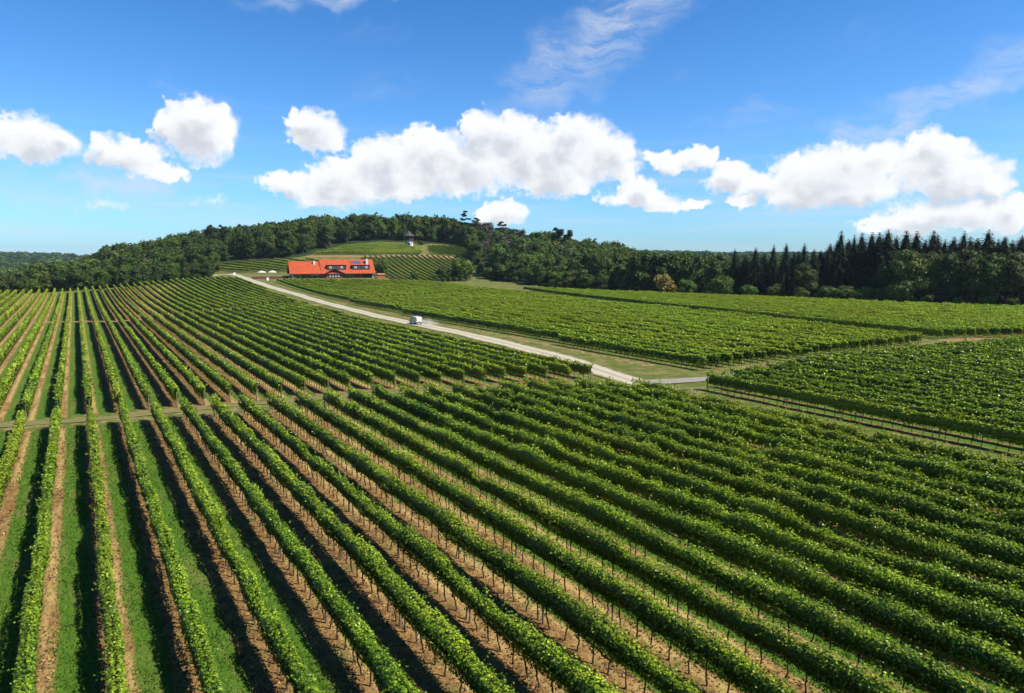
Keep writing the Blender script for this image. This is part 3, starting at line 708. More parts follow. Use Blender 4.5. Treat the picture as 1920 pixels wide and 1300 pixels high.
def proto(name, data, mat):
    me = fill_mesh(bpy.data.meshes.new(name), *data); me.materials.append(mat); return me
FAR = {}
for kind, cnt in (('round', 6), ('tall', 3)):
    FAR[kind] = []
    for i in range(cnt):
        dt = crown_data(14, 60 + i + (20 if kind == 'tall' else 0), 1500, .62, kind)
        FAR[kind].append([proto('crown', dt, mm) for mm in m_tree + [m_light, m_rust]])
NEAR = [[proto('crown', crown_data(14, 120 + i, 3600, .36, 'round'), mm) for mm in m_tree] for i in range(3)]
BUSH = [[proto('crown', crown_data(5, 140 + i, 1500, .26, 'bush'), mm) for mm in (m_tree[1], m_light, m_gold, m_plum, m_tree[2])] for i in range(3)]
TR = [trunk_mesh(14, .26, .75, s) for s in range(3)]; TB = trunk_mesh(5, .12, .6, 9, 3)
SPR = [proto('crown', spruce_data(22, 200 + i), m_spruce) for i in range(5)]; STR = trunk_mesh(22, .24, .93, 3, 0)
CED = [proto('crown', crown_data(16, 170 + i, 2400, .5, 'cedar'), m_) for i, m_ in enumerate((m_pine, m_rust))]
PIN = [proto('crown', crown_data(14, 180 + i, 1500, .5, 'pine'), m_pine) for i in range(2)]; PTR = trunk_mesh(14, .2, .85, 12, 4)
def tree(name, crown, trunk, x, y, sc, label, group=None, cat='tree', sxy=1.0, dz=0.):
    t = empty(name, (x, y, float(zt(x, y)) + dz), random.random() * 6.28, label, cat, group)
    t.scale = (sc * sxy, sc * sxy, sc)
    link('crown', crown, None, t); link('trunk', trunk, None, t); return t

UA = np.array([-300, 0, 100, 200, 300, 400, 415, 540, 590, 640, 700, 800, 868, 885, 892, 905, 1000, 1200, 1500, 1700, 1920, 2300])
DA = np.array([272, 272, 272, 284, 308, 345, 428, 432, 452, 478, 497, 503, 505, 470, 400, 368, 334, 286, 246, 224, 207, 196])
SU = np.array([-300, 0, 50, 75, 100, 125, 150, 170, 192, 209, 230, 266, 280, 295, 320, 345, 370, 400, 430, 470, 510, 545, 577, 608, 630, 660, 673, 700, 725, 746, 775, 790, 815, 840, 865, 895, 910, 935, 980, 1007, 1028, 1068, 1094, 1117, 1131, 1153, 1170, 1180, 1230, 1350, 1400, 2300])
SV = np.array([505, 518, 508, 502, 497, 496, 496, 486, 476, 465, 461, 464, 456, 455, 449, 440, 433, 428, 428, 428, 424, 419, 414, 405, 412, 413, 407, 408, 414, 411, 405, 413, 406, 413, 409, 411, 420, 418, 421, 430, 437, 438, 446, 463, 466, 457, 466, 477, 480, 482, 482, 482])
def dist_at(u): return np.interp(u, UA, DA)
def top_for(u, y): return CAM_H + (485 - np.interp(u, SU, SV)) / 1250. * y
rg = np.random.default_rng(77); cand = []
tries = rg.random((60000, 2)); cell = {}
for a, b in tries:
    y = 262 + b * 353; u = -260 + a * 1720
    x = (u - 960) / 1250 * y
    if a * 0 + rg.random() > y / 615: continue
    if y < dist_at(u) + 3.5: continue
    if u > 1345: continue
    if u > 1130 and y < dist_at(u) + 10: continue
    sp_ = 6.6 if y < dist_at(u) + 25 else 8.2
    kx, ky = int(x // 8.2), int(y // 8.2); ok = True
    for i in (-1, 0, 1):
        for j in (-1, 0, 1):
            for (xx, yy) in cell.get((kx + i, ky + j), ()):
                if (xx - x) ** 2 + (yy - y) ** 2 < sp_ ** 2: ok = False
    if not ok: continue
    cell.setdefault((kx, ky), []).append((x, y))
    zg = float(zt(x, y)); Hmax = top_for(u, y) - zg + rg.normal() * .8
    want = rg.uniform(10.5, 17)
    if u > 885 and y < dist_at(u) + 14: want = rg.uniform(7, 11)
    if u < 430 and y < dist_at(u) + 45: want = rg.uniform(7, 10.5) if u > 180 else rg.uniform(8, 12)
    near_sky = Hmax < 18.5 and not (u < 430 and y < dist_at(u) + 45)
    Hh = min(want, Hmax) if not near_sky else min(Hmax, 18)
    if Hh < 5: continue
    cand.append((y, u, x, zg, Hh))
cand.sort()
# which trees show, from the front back
best = np.full(2300, 900.); scored = []
for (y, u, x, zg, Hh) in cand:
    vt = 485 - (zg + Hh - CAM_H) / y * 1250; hw = max(2, int(Hh * .30 / y * 1250)); i0 = int(u) + 300 - hw; i1 = i0 + 2 * hw
    i0 = max(0, i0); i1 = min(2299, i1)
    if i1 <= i0: vis = 0
    else:
        vb = min(560, 485 - (zg - CAM_H) / y * 1250); seg = np.minimum(best[i0:i1], vb); vis = np.maximum(0, seg - vt - 1).sum(); best[i0:i1] = np.minimum(best[i0:i1], vt + 2)
    if u < -40 or u > 1960: vis = 0
    scored.append((vis, y, u, x, zg, Hh))
scored.sort(reverse=True)
IND = scored[:215]; REST = scored[215:]
def region(u, y):
    if u < 205: return 'low on the far left, beyond the crest of the vines', 'trees low on the far left'
    if u < 545: return 'on the long wooded slope left of the red-roofed house', 'trees on the left slope'
    if u < 760: return 'in the wood directly behind the red-roofed house', 'trees behind the house'
    if u < 905: return 'in the wood behind and beside the lookout tower', 'trees behind the tower'
    if y < dist_at(u) + 16: return 'at the far edge of the vine field, centre right', 'trees along the field edge'
    return 'in the wood falling away to the right of the hill', 'trees on the right shoulder'
mats_w = [0, 1, 2, 2, 1, 1, 2, 0, 3, 3]
for (vis, y, u, x, zg, Hh) in IND:
    where, grp = region(u, y); r_ = random.random()
    kind = 'tall' if r_ < .3 else 'round'; mi = random.choice(mats_w)
    if 890 < u < 990 and y > 430 and random.random() < .35: mi = 4
    if u < 500 and mi == 3: mi = 1
    tree('broadleaf_tree', random.choice(FAR[kind])[mi], random.choice(TR), x, y, Hh / 13.6, 'green broadleaf tree ' + where, grp, sxy=random.uniform(.9, 1.15) * (1.0 if Hh > 9 else 1.25))
# the rest of the wood as one mass
def lowcrown(seed, n=190, leaf=1.25):
    return crown_data(14, seed, n, leaf, 'round')
LOWC = [lowcrown(300 + i) for i in range(5)]
def merge(items, name, protos, mat, label, cat='wood'):
    VV = []; QQ = []; TT = []; base = 0; rr = np.random.default_rng(9)
    for (x, y, z, s, sx) in items:
        V, Q, T = protos[rr.integers(len(protos))]; a = rr.random() * 6.28; c_, s_ = math.cos(a), math.sin(a)
        W_ = V * s * [sx, sx, 1]; W2 = np.stack([W_[:, 0] * c_ - W_[:, 1] * s_ + x, W_[:, 0] * s_ + W_[:, 1] * c_ + y, W_[:, 2] + z], 1)
        VV.append(W2); QQ.append(Q + base); TT.append(np.clip(T + rr.normal() * .18, 0, 1)); base += len(V)
    me = fill_mesh(bpy.data.meshes.new(name), np.concatenate(VV), np.concatenate(QQ), np.concatenate(TT))
    return tag(link(name, me, mat), label, cat, kind='stuff')
merge([(x, y, zg, Hh / 13.6, 1.05) for (vis, y, u, x, zg, Hh) in REST], 'hill_wood', LOWC, m_tree[0], 'dense dark green wood filling the hilltop behind the nearer trees')
# wood in the valley and along the right, far ridges
rr = np.random.default_rng(33); it = []
for _ in range(2600):
    y = 600 + 400 * rr.random(); x = rr.uniform(-.95, .95) * y
    if abs(x + 110) < 170 and y < 800: continue
    it.append((x, y, float(zt(x, y)) - 2, rr.uniform(.75, 1.15), 1.15))
for _ in range(700):
    u = rr.uniform(1000, 2300); y = rr.uniform(290, 600); x = (u - 960) / 1250 * y
    if y < dist_at(u) + 22: continue
    Hm = top_for(min(u, 1400), y) - float(zt(x, y)) - 1
    it.append((x, y, float(zt(x, y)), min(rr.uniform(.7, 1.0), Hm / 13.6), 1.2))
for _ in range(500):
    u = rr.uniform(-300, 190); y = rr.uniform(420, 600); x = (u - 960) / 1250 * y
    it.append((x, y, float(zt(x, y)), min(rr.uniform(.7, 1.0), (top_for(u, y) - float(zt(x, y)) - 1) / 13.6), 1.2))
it = [q for q in it if q[3] > .3]
merge(it, 'valley_wood', [lowcrown(320 + i, 90, 2.0) for i in range(4)], m_tree[1], 'continuous green wood in the valley behind the hill')
it = []
for _ in range(5200):
    y = rr.uniform(1000, 2000); x = rr.uniform(-1.0, 1.0) * y
    it.append((x, y, float(zt(x, y)) - 4, rr.uniform(.9, 1.3), 1.7))
merge(it, 'distant_wood', [lowcrown(340 + i, 40, 4.0) for i in range(4)], m_tree[0], 'blue-green wooded ridges on the horizon')

# spruces of the right-hand wood: (u, top v, extra distance)
SPL = [(1154, 493, 12), (1205, 483, 10), (1228, 489, 12), (1314, 477, 12), (1374, 466, 8), (1397, 480, 16), (1412, 464, 9), (1430, 474, 14), (1446, 459, 11), (1467, 456, 8), (1486, 472, 18), (1500, 456, 10), (1521, 467, 14),
       (1536, 476, 20), (1549, 461, 9), (1572, 433, 6), (1584, 452, 16), (1595, 441, 10), (1608, 437, 13), (1627, 436, 8), (1638, 436, 15), (1656, 430, 7), (1672, 442, 14), (1691, 433, 10), (1712, 434, 12), (1736, 433, 8), (1749, 440, 14), (1761, 449, 10), (1779, 444, 16), (1797, 434, 9), (1810, 444, 14),
       (1823, 447, 10), (1841, 431, 12), (1857, 452, 18), (1872, 444, 10), (1888, 456, 16), (1905, 441, 12), (1916, 439, 18), (1932, 446, 10), (1950, 437, 14), (1972, 443, 10), (1995, 436, 12)]
for i, (u, v, ex) in enumerate(SPL):
    y = dist_at(u) + 6 + ex; x = (u - 960) / 1250 * y; zg = float(zt(x, y)); Hh = CAM_H + (485 - v) / 1250 * y - zg
    t = tree('spruce', SPR[i % 5], STR, x, y, Hh / 22, 'dark pointed spruce in the right-hand wood, %s spruce from the left' % nth(i + 1), 'spruces of the right-hand wood', sxy=random.uniform(.78, 1.3))
    t.rotation_euler.x = random.gauss(0, .02)
for i in range(38):
    u = 1380 + i * 16.5 + random.uniform(-6, 6); v = np.interp(u, [1380, 1530, 1560, 2000], [474, 474, 449, 447]) + random.uniform(-3, 9)
    y = dist_at(u) + random.uniform(20, 30); x = (u - 960) / 1250 * y; zg = float(zt(x, y)); Hh = CAM_H + (485 - v) / 1250 * y - zg
    tree('spruce', SPR[(i * 3) % 5], STR, x, y, Hh / 22, 'dark spruce crowded in the rank behind the front spruces of the right-hand wood', 'spruces of the rear rank', sxy=random.uniform(1.0, 1.45))
# broadleaf trees standing before the spruces
for (u, v, ex, m_, lab) in [(1506, 495, 2, 2, 'rounded olive-green tree standing before the shorter spruces'), (1700, 470, 1, 2, 'tall olive-green tree in front of the tallest spruces'), (1730, 474, 3, 2, 'wide broadleaf tree right of the tall olive-green one before the spruces'),
                        (1775, 472, 2, 0, 'broad dark tree before the spruces, left of the widest crown'), (1812, 468, 2, 2, 'widest olive tree crown before the spruces on the right'), (1862, 476, 1, 0, 'dark broadleaf tree second from the right edge before the spruces'),
                        (1898, 473, 2, 2, 'olive broadleaf tree at the right edge before the spruces'), (1940, 475, 2, 0, 'dark broadleaf tree cut by the right edge of the view'), (1668, 500, 1, 0, 'small dark tree left of the tall olive-green tree')]:
    y = dist_at(u) + 4 + ex; x = (u - 960) / 1250 * y; zg = float(zt(x, y)); Hh = CAM_H + (485 - v) / 1250 * y - zg
    tree('broadleaf_tree', random.choice(NEAR)[m_], random.choice(TR), x, y, Hh / 13.6, lab, 'broadleaf trees before the spruces', sxy=.92)
# bushes along the field edge
BL = [(1247, 513, 3, 2, 1.0, 'golden yellow-leaved bush at the far edge of the vine field'), (1352, 515, 2, 1, 1.1, 'bright green climber-covered bush beside the field, under the first tall spruce'), (1290, 522, 3, 0, 1.0, 'dark green bush between the golden bush and the climber-covered one'),
      (1170, 524, 3, 1, 1.0, 'pale green drooping bush at the field edge left of the golden bush'), (1403, 533, 1, 1, 1.2, 'low green bush just right of the climber-covered bush'), (1455, 530, 2, 4, 1.0, 'round olive bush under the middle spruces'), (1500, 538, 1, 4, 1.2, 'low dark bush right of the round olive bush'),
      (1550, 535, 2, 0, 1.3, 'leftmost bush of the hedge below the tallest spruces'), (1583, 534, 2, 4, 1.3, 'second bush of the hedge below the tallest spruces'), (1618, 537, 2, 0, 1.3, 'third bush of the hedge below the tallest spruces'), (1652, 538, 2, 4, 1.3, 'fourth bush of the hedge below the tallest spruces'),
      (1688, 522, 1, 4, 1.0, 'tallest rounded bush at the right end of the hedge'), (1740, 552, 1, 0, 1.2, 'low dark bush at the foot of the right-hand trees'), (1795, 556, 1, 0, 1.2, 'low bush below the widest olive crown'), (1850, 553, 1, 1, 1.2, 'lighter low bush near the right end of the field edge'), (1900, 558, 1, 0, 1.3, 'low bush at the right frame edge of the wood'),
      (1100, 512, 3, 0, 1.1, 'full green bush on the field edge, left of the first spruce'), (1050, 508, 3, 1, 1.1, 'fresh green bush on the field edge before the dark wood'), (1000, 506, 3, 0, 1.1, 'round green bush on the field edge nearer the hill'), (950, 496, 3, 0, 1.2, 'tall green bush on the field edge below the hillside vines'), (915, 500, 0, 0, 1.3, 'green thicket bush at the corner of the hillside vines')]
for i, (u, v, ex, m_, sx, lab) in enumerate(BL):
    y = dist_at(u) + ex; x = (u - 960) / 1250 * y; zg = float(zt(x, y)); Hh = CAM_H + (485 - v) / 1250 * y - zg
    tree('bush', BUSH[i % 3][m_], TB, x, y, Hh / 4.6, lab, None, 'bush', sxy=sx)
for (x, y, Hh, m_, sx, lab) in [(-70.5, 362, 9.5, 0, .75, 'dark round tree close behind the right end of the red-roofed house'), (-26.3, 352, 12, 0, 1.15, 'big rounded green bush at the foot of the hillside vines'), (-36, 350, 8, 4, 1.0, 'lower bush left of the big rounded green one'), (-50, 344, 5.5, 0, .8, 'small dark bush in front of the hillside vine rows'),
                                (-125.5, 455, 5, 3, .9, 'dark plum-leaved bush beside the domed vine slope'), (-66, 487, 3.0, 0, 1.6, 'low clipped hedge bush left of the lookout tower')]:
    tree('bush', random.choice(BUSH)[m_], TB, x, y, Hh / 4.6, lab, None, 'bush', sxy=sx)
def sky_tree(u, y, v, nm, crown, base, tr, lab, sxy=1., H0=None):
    x = (u - 960) / 1250 * y; zg = float(zt(x, y)); Hh = CAM_H + (485 - v) / 1250 * y - zg
    tree(nm, crown, tr, x, y, Hh / base, lab, None, sxy=sxy)
sky_tree(873, 520, 400, 'cedar', CED[0], 15.8, TR[0], 'tall layered blue-green cedar on the skyline right of the lookout tower', .62)
sky_tree(893, 505, 411, 'cedar', CED[1], 15.8, TR[1], 'rusty brown conifer just right of the tall cedar on the skyline', .75)
sky_tree(941, 500, 418, 'cedar', CED[1], 15.8, TR[1], 'second rusty brown conifer further right on the wooded ridge', .85)
sky_tree(1043, 470, 429, 'pine', PIN[0], 13.4, PTR, 'dark flat-topped pine standing above the right shoulder of the wood', .8)
sky_tree(1062, 474, 434, 'pine', PIN[1], 13.4, PTR, 'smaller dark pine right beside the flat-topped one', .7)
sky_tree(1150, 440, 457, 'broadleaf_tree', FAR['round'][2][0], 13.6, TR[0], 'lone round-topped tree rising at the right end of the wooded hill', 1.3)
for u, y, v, lab in [(224, 420, 461, 'dark umbrella pine on the skyline, leftmost of the pines'), (288, 440, 455, 'dark spreading pine on the skyline, second from the left'), (400, 470, 424, 'umbrella pine on the skyline above the left slope'), (426, 478, 424, 'pine on the skyline right of the umbrella pine'), (455, 480, 423, 'low dark pine on the skyline near the hilltop')]:
    sky_tree(u, y, v, 'pine', PIN[random.randint(0, 1)], 13.4, PTR, lab, .6)

# ------------------------------------------------------------------ mesh builder for built things
class MB:
    def __init__(s): s.bm = bmesh.new()
    def box(s, x0, x1, y0, y1, z0, z1):
        v = [s.bm.verts.new(p) for p in ((x0, y0, z0), (x1, y0, z0), (x1, y1, z0), (x0, y1, z0), (x0, y0, z1), (x1, y0, z1), (x1, y1, z1), (x0, y1, z1))]
        for f in ((3, 2, 1, 0), (4, 5, 6, 7), (0, 1, 5, 4), (1, 2, 6, 5), (2, 3, 7, 6), (3, 0, 4, 7)): s.bm.faces.new([v[i] for i in f])
        return s
    def prism_x(s, prof, x0, x1):
        """profile in (y,z), extruded along x"""
        a = [s.bm.verts.new((x0, y, z)) for y, z in prof]; b = [s.bm.verts.new((x1, y, z)) for y, z in prof]; n = len(prof)
        s.bm.faces.new(a); s.bm.faces.new(list(reversed(b)))
        for i in range(n): s.bm.faces.new((a[i], b[i], b[(i + 1) % n], a[(i + 1) % n]))
        return s
    def prism_y(s, prof, y0, y1):
        a = [s.bm.verts.new((x, y0, z)) for x, z in prof]; b = [s.bm.verts.new((x, y1, z)) for x, z in prof]; n = len(prof)
        s.bm.faces.new(a); s.bm.faces.new(list(reversed(b)))
        for i in range(n): s.bm.faces.new((a[i], b[i], b[(i + 1) % n], a[(i + 1) % n]))
        return s
    def lathe(s, prof, n=16, cx=0, cy=0, axis='z'):
        rings = []
        for r, z in prof:
            rings.append([s.bm.verts.new((cx + r * math.cos(i * 2 * math.pi / n), cy + r * math.sin(i * 2 * math.pi / n), z) if axis == 'z' else (cx + r * math.cos(i * 2 * math.pi / n), z, cy + r * math.sin(i * 2 * math.pi / n))) for i in range(n)])
        for a, b in zip(rings[:-1], rings[1:]):
            for i in range(n): s.bm.faces.new((a[i], a[(i + 1) % n], b[(i + 1) % n], b[i]))
        s.bm.faces.new(rings[0]); s.bm.faces.new(rings[-1]); return s
    def build(s, name, mat, parent=None, bevel=0, smooth=False):
        bmesh.ops.recalc_face_normals(s.bm, faces=s.bm.faces)
        if bevel: bmesh.ops.bevel(s.bm, geom=list(s.bm.edges), offset=bevel, segments=2, affect='EDGES', profile=.6)
        me = bpy.data.meshes.new(name); s.bm.to_mesh(me); s.bm.free()
        if smooth:
            for p in me.polygons: p.use_smooth = True
        return link(name, me, mat, parent)

# ------------------------------------------------------------------ house
rm, N = newmat('orange_tiles'); pos = N.new('ShaderNodeTexCoord').outputs['Object']
wv = N.new('ShaderNodeTexWave', wave_type='BANDS', bands_direction='Z'); wv.inputs['Scale'].default_value = 1.3; N.put(wv.inputs[0], pos)
c = N.mix(N.ss(N.noise(pos, .5, 5, .7), .3, .7), (.32, .048, .016), (.42, .080, .026)); c = N.mix(N.m('MULTIPLY', wv.outputs['Fac'], .15), c, (.40, .09, .03))
finish(N, principled(N, c, .8, .15, normal=bump(N, wv.outputs['Fac'], .4, .05)))
bk, N = newmat('brick'); pos = N.new('ShaderNodeTexCoord').outputs['Object']
br = N.new('ShaderNodeTexBrick'); N.put(br.inputs[0], N.vm('MULTIPLY', pos, (1, 1, 1))); br.inputs['Scale'].default_value = 3
br.inputs[1].default_value = (.19, .05, .032, 1); br.inputs[2].default_value = (.24, .07, .042, 1); br.inputs[3].default_value = (.2, .15, .12, 1); br.inputs['Mortar Size'].default_value = .01
finish(N, principled(N, br.outputs[0], .9, .15))
m_plast = pmat('grey_render', (.34, .33, .31), .9, .1, 0, .1, 1.); m_dark = pmat('dark_timber', (.045, .034, .028), .7, .25)
m_white = pmat('white_render', (.60, .585, .55), .8, .2, 0, .05); m_glass = pmat('window_glass', (.045, .055, .07), .08, .9, 0, .1)
m_pale = pmat('pale_grey', (.36, .38, .40), .5, .4, 0, .1); m_solar = pmat('solar_glass', (.09, .09, .13), .18, .9, 0, .1)  # plain pale grey shared by panes, frames, columns and rails
m_int = pmat('shaded_interior', (.06, .05, .045), .9, .1)
hs_ = empty('house', (-110.6, 337.3, 4.75), R(23.2), 'long single-storey house with bright orange-red tiled roof, dormers and brick piers', 'house')
hs_.scale = (.945, 1, 1)
b = MB(); b.box(0, 43, .4, 14, -2.5, .55); b.build('foundation', m_plast, hs_)
# walls
b = MB(); b.box(.2, 42.8, 1.9, 13.8, .55, 3.3); b.build('wall', bk, hs_)
for x0, x1 in ((5.9, 7.55), (7.9, 9.5), (14.6, 17.2), (26.2, 28.4), (33.7, 35.2), (35.6, 37.3)):
    b = MB(); b.box(x0, x1, .3, 1.9, .5, 3.3); b.build('pier', bk, hs_)
b = MB(); b.prism_x([(0, .5), (14, .5), (14, 3.2), (7, 9.0), (0, 3.2)], -.12, .2); b.build('gable_wall', m_plast, hs_)
b = MB(); b.prism_x([(.1, .5), (13.9, .5), (13.9, 3.2), (7, 10.0), (.1, 3.2)], 42.8, 43.1); b.build('gable_wall', m_plast, hs_)
# roofs
def roofslab(x0, x1, zr, name='roof', y0=-1.1, y1=15.1, ze=3.15, th=.28):
    b = MB(); b.prism_x([(y0, ze), (7, zr), (y1, ze), (y1, ze - th), (7, zr - th - .1), (y0, ze - th)], x0, x1); return b.build(name, rm, hs_)
r1 = roofslab(-1.3, 15.0, 9.3); r2 = roofslab(15.0, 44.2, 10.25)
b = MB(); b.prism_x([(-.9, 3.0), (7, 9.0), (7, 10.0), (-.9, 3.1)], 14.9, 14.998); b.build('verge_board', rm, hs_)
# gutter and soffit
b = MB(); b.box(-1.3, 44.2, -1.22, -1.11, 2.86, 3.0); b.build('gutter', m_dark, hs_)
# windows along the front
def window(x0, x1, z0, z1, y, parent, panes, frame=m_dark, glass=m_glass, t=.09, name='window'):
    f = MB(); f.box(x0, x1, y, y + .12, z0, z0 + t); f.box(x0, x1, y, y + .12, z1 - t, z1)
    n = panes; wd = (x1 - x0 - t) / n
    for i in range(n + 1): f.box(x0 + i * wd, x0 + i * wd + t, y + .001, y + .119, z0 + t, z1 - t)
    fo = f.build(name, frame, parent); g = MB(); g.box(x0 + t, x1 - t, y + .05, y + .08, z0 + t, z1 - t); g.build('pane', glass, fo); return fo
window(.6, 5.6, .6, 3.2, 1.75, hs_, 3)
window(9.7, 14.4, .6, 1.75, 1.2, hs_, 4, glass=m_int); window(9.7, 14.4, 1.8, 3.1, 1.2, hs_, 4, glass=m_solar, frame=m_pale)
window(28.6, 33.5, .6, 3.1, 1.2, hs_, 4, glass=m_glass)
window(37.5, 42.4, .6, 3.1, 1.4, hs_, 3, glass=m_int)
b = MB()
for x in (.1, 42.4): b.box(x, x + .25, -.7, -.45, -.5, 2.95)
b.build('column', m_pale, hs_)
# porch gable
pr = MB(); pr.box(17.3, 26.1, -.6, 1.9, -.5, 3.3); pr.prism_y([(17.3, 3.3), (26.1, 3.3), (21.9, 5.35)], -.6, 2.6); po = pr.build('porch', bk, hs_)
b = MB(); b.prism_y([(18.6, 3.35), (25.0, 3.35), (21.9, 5.05)], -.68, -.6); b.build('porch_gable_boards', m_int, hs_)
for s in (-1, 1):
    b = MB(); b.prism_y([(21.9, 5.75), (21.9 + s * 5.6, 3.05), (21.9 + s * 5.6, 2.80), (21.9, 5.45)], -1.5, 3.4); rp = b.build('porch_roof', rm, hs_)
    b = MB(); b.prism_y([(21.9, 5.78), (21.9 + s * 5.65, 3.05), (21.9 + s * 5.65, 2.85), (21.9, 5.52)], -1.62, -1.5); b.build('barge_board', m_dark, rp)
for i in range(4): window(19.0 + i * 1.5, 20.2 + i * 1.5, 1.2, 3.0, -.75, hs_, 1, glass=m_pale)
# dormers
def slope_y(z, zr=10.25): return -1.1 + (z - 3.15) / (zr - 3.15) * 8.1
for x0, x1 in ((18.4, 28.6), (31.9, 41.6)):
    ya = slope_y(5.0); yb = slope_y(7.35)
    b = MB(); b.prism_x([(ya - .15, 4.95), (ya - .15, 7.25), (yb + .6, 7.45), (yb + .2, 6.9), (ya + .5, 4.95)], x0, x1); dm = b.build('dormer', m_dark, hs_)
    b = MB(); b.box(x0 - .25, x1 + .25, ya - .5, yb + .3, 7.34, 7.46); b.build('dormer_roof', m_dark, dm)
    for j, (u0, u1) in enumerate(((.9, 2.6), (3.0, 4.2), (5.2, 6.6), (6.9, 8.6))): window(x0 + u0, x0 + u1, 5.6, 6.9, ya - .3, dm, 2 if j != 1 else 1, frame=m_post, glass=m_pale if j in (0, 3) else m_glass)
# chimneys, solar panels
for (x, y, z0, z1, wd) in ((12.2, 5.2, 7.0, 9.55, .55), (40.6, 4.4, 7.0, 10.6, .6)):
    b = MB(); b.box(x - wd, x + wd, y - wd * .8, y + wd * .8, z0, z1); ch = b.build('chimney', m_white, hs_)
    b = MB(); b.box(x - wd - .1, x + wd + .1, y - wd * .8 - .1, y + wd * .8 + .1, z1, z1 + .15); b.build('chimney_cap', m_plast, ch)
for i in range(4):
    za, zb = 8.0, 9.35; x0 = 31.9 + i * 1.45; b = MB()
    b.prism_x([(slope_y(za), za + .08), (slope_y(zb), zb + .08), (slope_y(zb), zb + .2), (slope_y(za), za + .2)], x0, x0 + 1.3); b.build('solar_panel', m_solar, hs_)
# terrace wall, rails, parasols
tz = float(zt(-121, 334)); ta = R(14)
t = empty('terrace_wall', (-128.8, 331.5, tz), ta, 'low reddish brick wall round the terrace left of the house', 'wall')
b = MB(); b.box(0, 14, -.2, .2, -1, 1.2); b.build('wall_face', bk, t); b = MB(); b.box(-.1, 14.1, -.28, .28, 1.2, 1.3); b.build('coping', m_plast, t)
t = empty('terrace_fence', (-131.5, 336, float(zt(-131, 336))), ta, 'pale post-and-rail fence behind the terrace wall', 'fence')
for i in range(10): b = MB(); b.box(i * 1.6, i * 1.6 + .12, 0, .12, -.3, 1.5); b.build('post', m_pale, t)
b = MB(); b.box(0, 14.5, .03, .09, 1.35, 1.45); b.box(0, 14.5, .03, .09, .75, .83); b.build('rail', m_pale, t)
def parasol(x, y, lab):
    t = empty('parasol', (x, y, float(zt(x, y)) + .5), 0, lab, 'parasol', 'parasols on the terrace')
    b = MB(); b.lathe([(.05, -.6), (.05, 2.3)], 8); b.build('pole', m_post, t)
    b = MB(); b.lathe([(2.25, 2.12), (2.3, 2.2), (1.5, 2.62), (.6, 2.95), (.06, 3.08)], 8); b.build('canopy', pmat('cream_cloth', (.58, .54, .44), .9, .1, 0, .05), t)
    b = MB(); b.lathe([(.4, -.6), (.4, -.5), (.1, -.45)], 12); b.build('base', m_plast, t)
parasol(-126.5, 339, 'cream parasol open on the terrace, the left of the two'); parasol(-121.6, 340.5, 'cream parasol open on the terrace, nearer the house')
def table(x, y, lab):
    t = empty('terrace_table', (x, y, float(zt(x, y)) + .3), .3, lab, 'table', 'tables on the terrace')
    b = MB(); b.box(-.8, .8, -.4, .4, .70, .75); b.build('tabletop', m_dark, t)
    for sx in (-.7, .65):
        for sy in (-.35, .3): b = MB(); b.box(sx, sx + .06, sy, sy + .06, -.5, .7); b.build('leg', m_dark, t)
table(-126.6, 337.2, 'dark table under the left parasol on the terrace'); table(-121.4, 338.6, 'dark table under the parasol nearer the house')
# small white things by the road
def blob(name, x, y, s, mat, lab, cat):
    bm = bmesh.new(); bmesh.ops.create_icosphere(bm, subdivisions=3, radius=1)
    for v in bm.verts:
        n = 1 + .12 * math.sin(v.co.x * 3 + v.co.y * 2) + .07 * math.sin(v.co.z * 7 + v.co.x * 4); v.co = Vector((v.co.x * s[0] * n, v.co.y * s[1] * n, max(-.2, v.co.z) * s[2] * n))
    me = bpy.data.meshes.new(name); bm.to_mesh(me); bm.free(); o = link(name, me, mat); o.location = (x, y, float(zt(x, y)))
    for p in me.polygons: p.use_smooth = True
    return tag(o, lab, cat)
blob('boulder', -148.5, 358, (.95, .8, 1.0), m_white, 'small whitish boulder where the gravel road meets the wood', 'boulder')
t = empty('sign_board', (-117.6, 322.5, float(zt(-117.6, 322.5))), R(20), 'small white leaning board beside the road below the terrace', 'sign')
b = MB(); b.prism_x([(-.15, .3), (.35, 1.7), (.42, 1.68), (-.08, .28)], -.5, .5); b.build('panel', m_white, t); b = MB(); b.box(-.45, -.38, -.05, .02, -.3, .6); b.box(.38, .45, -.05, .02, -.3, .6); b.build('stand', m_dark, t)
# palisade and shed right of the house
t = empty('picket_fence', (-72.5, 352.5, float(zt(-72, 352)) - .2), R(-7), 'thin grey picket fence right of the red-roofed house', 'fence')
for i in range(30): b = MB(); b.box(i * .85, i * .85 + .14, 0, .1, -1, 2.4 + .35 * random.random()); b.build('picket', m_post, t)
b = MB(); b.box(0, 25, .1, .17, 1.5, 1.62); b.box(0, 25, .1, .17, .5, .62); b.build('rail', m_post, t)
m_or = pmat('orange_board', (.50, .17, .05), .8, .2)
t = empty('garden_shed', (-70.3, 350.2, float(zt(-70, 350))), R(10), 'small orange-brown wooden shed at the right end of the house', 'shed')
b = MB(); b.box(0, 3.6, 0, 2.4, -1, 2.1); b.build('wall', m_or, t)
b = MB(); b.prism_x([(-.25, 2.1), (1.2, 2.75), (2.65, 2.1), (2.65, 1.98), (-.25, 1.98)], -.2, 3.8); b.build('roof', pmat('shed_roof', (.30, .16, .09), .9), t)
b = MB(); b.box(1.2, 2.2, -.06, -.005, -.3, 1.8); b.build('door', m_or, t)

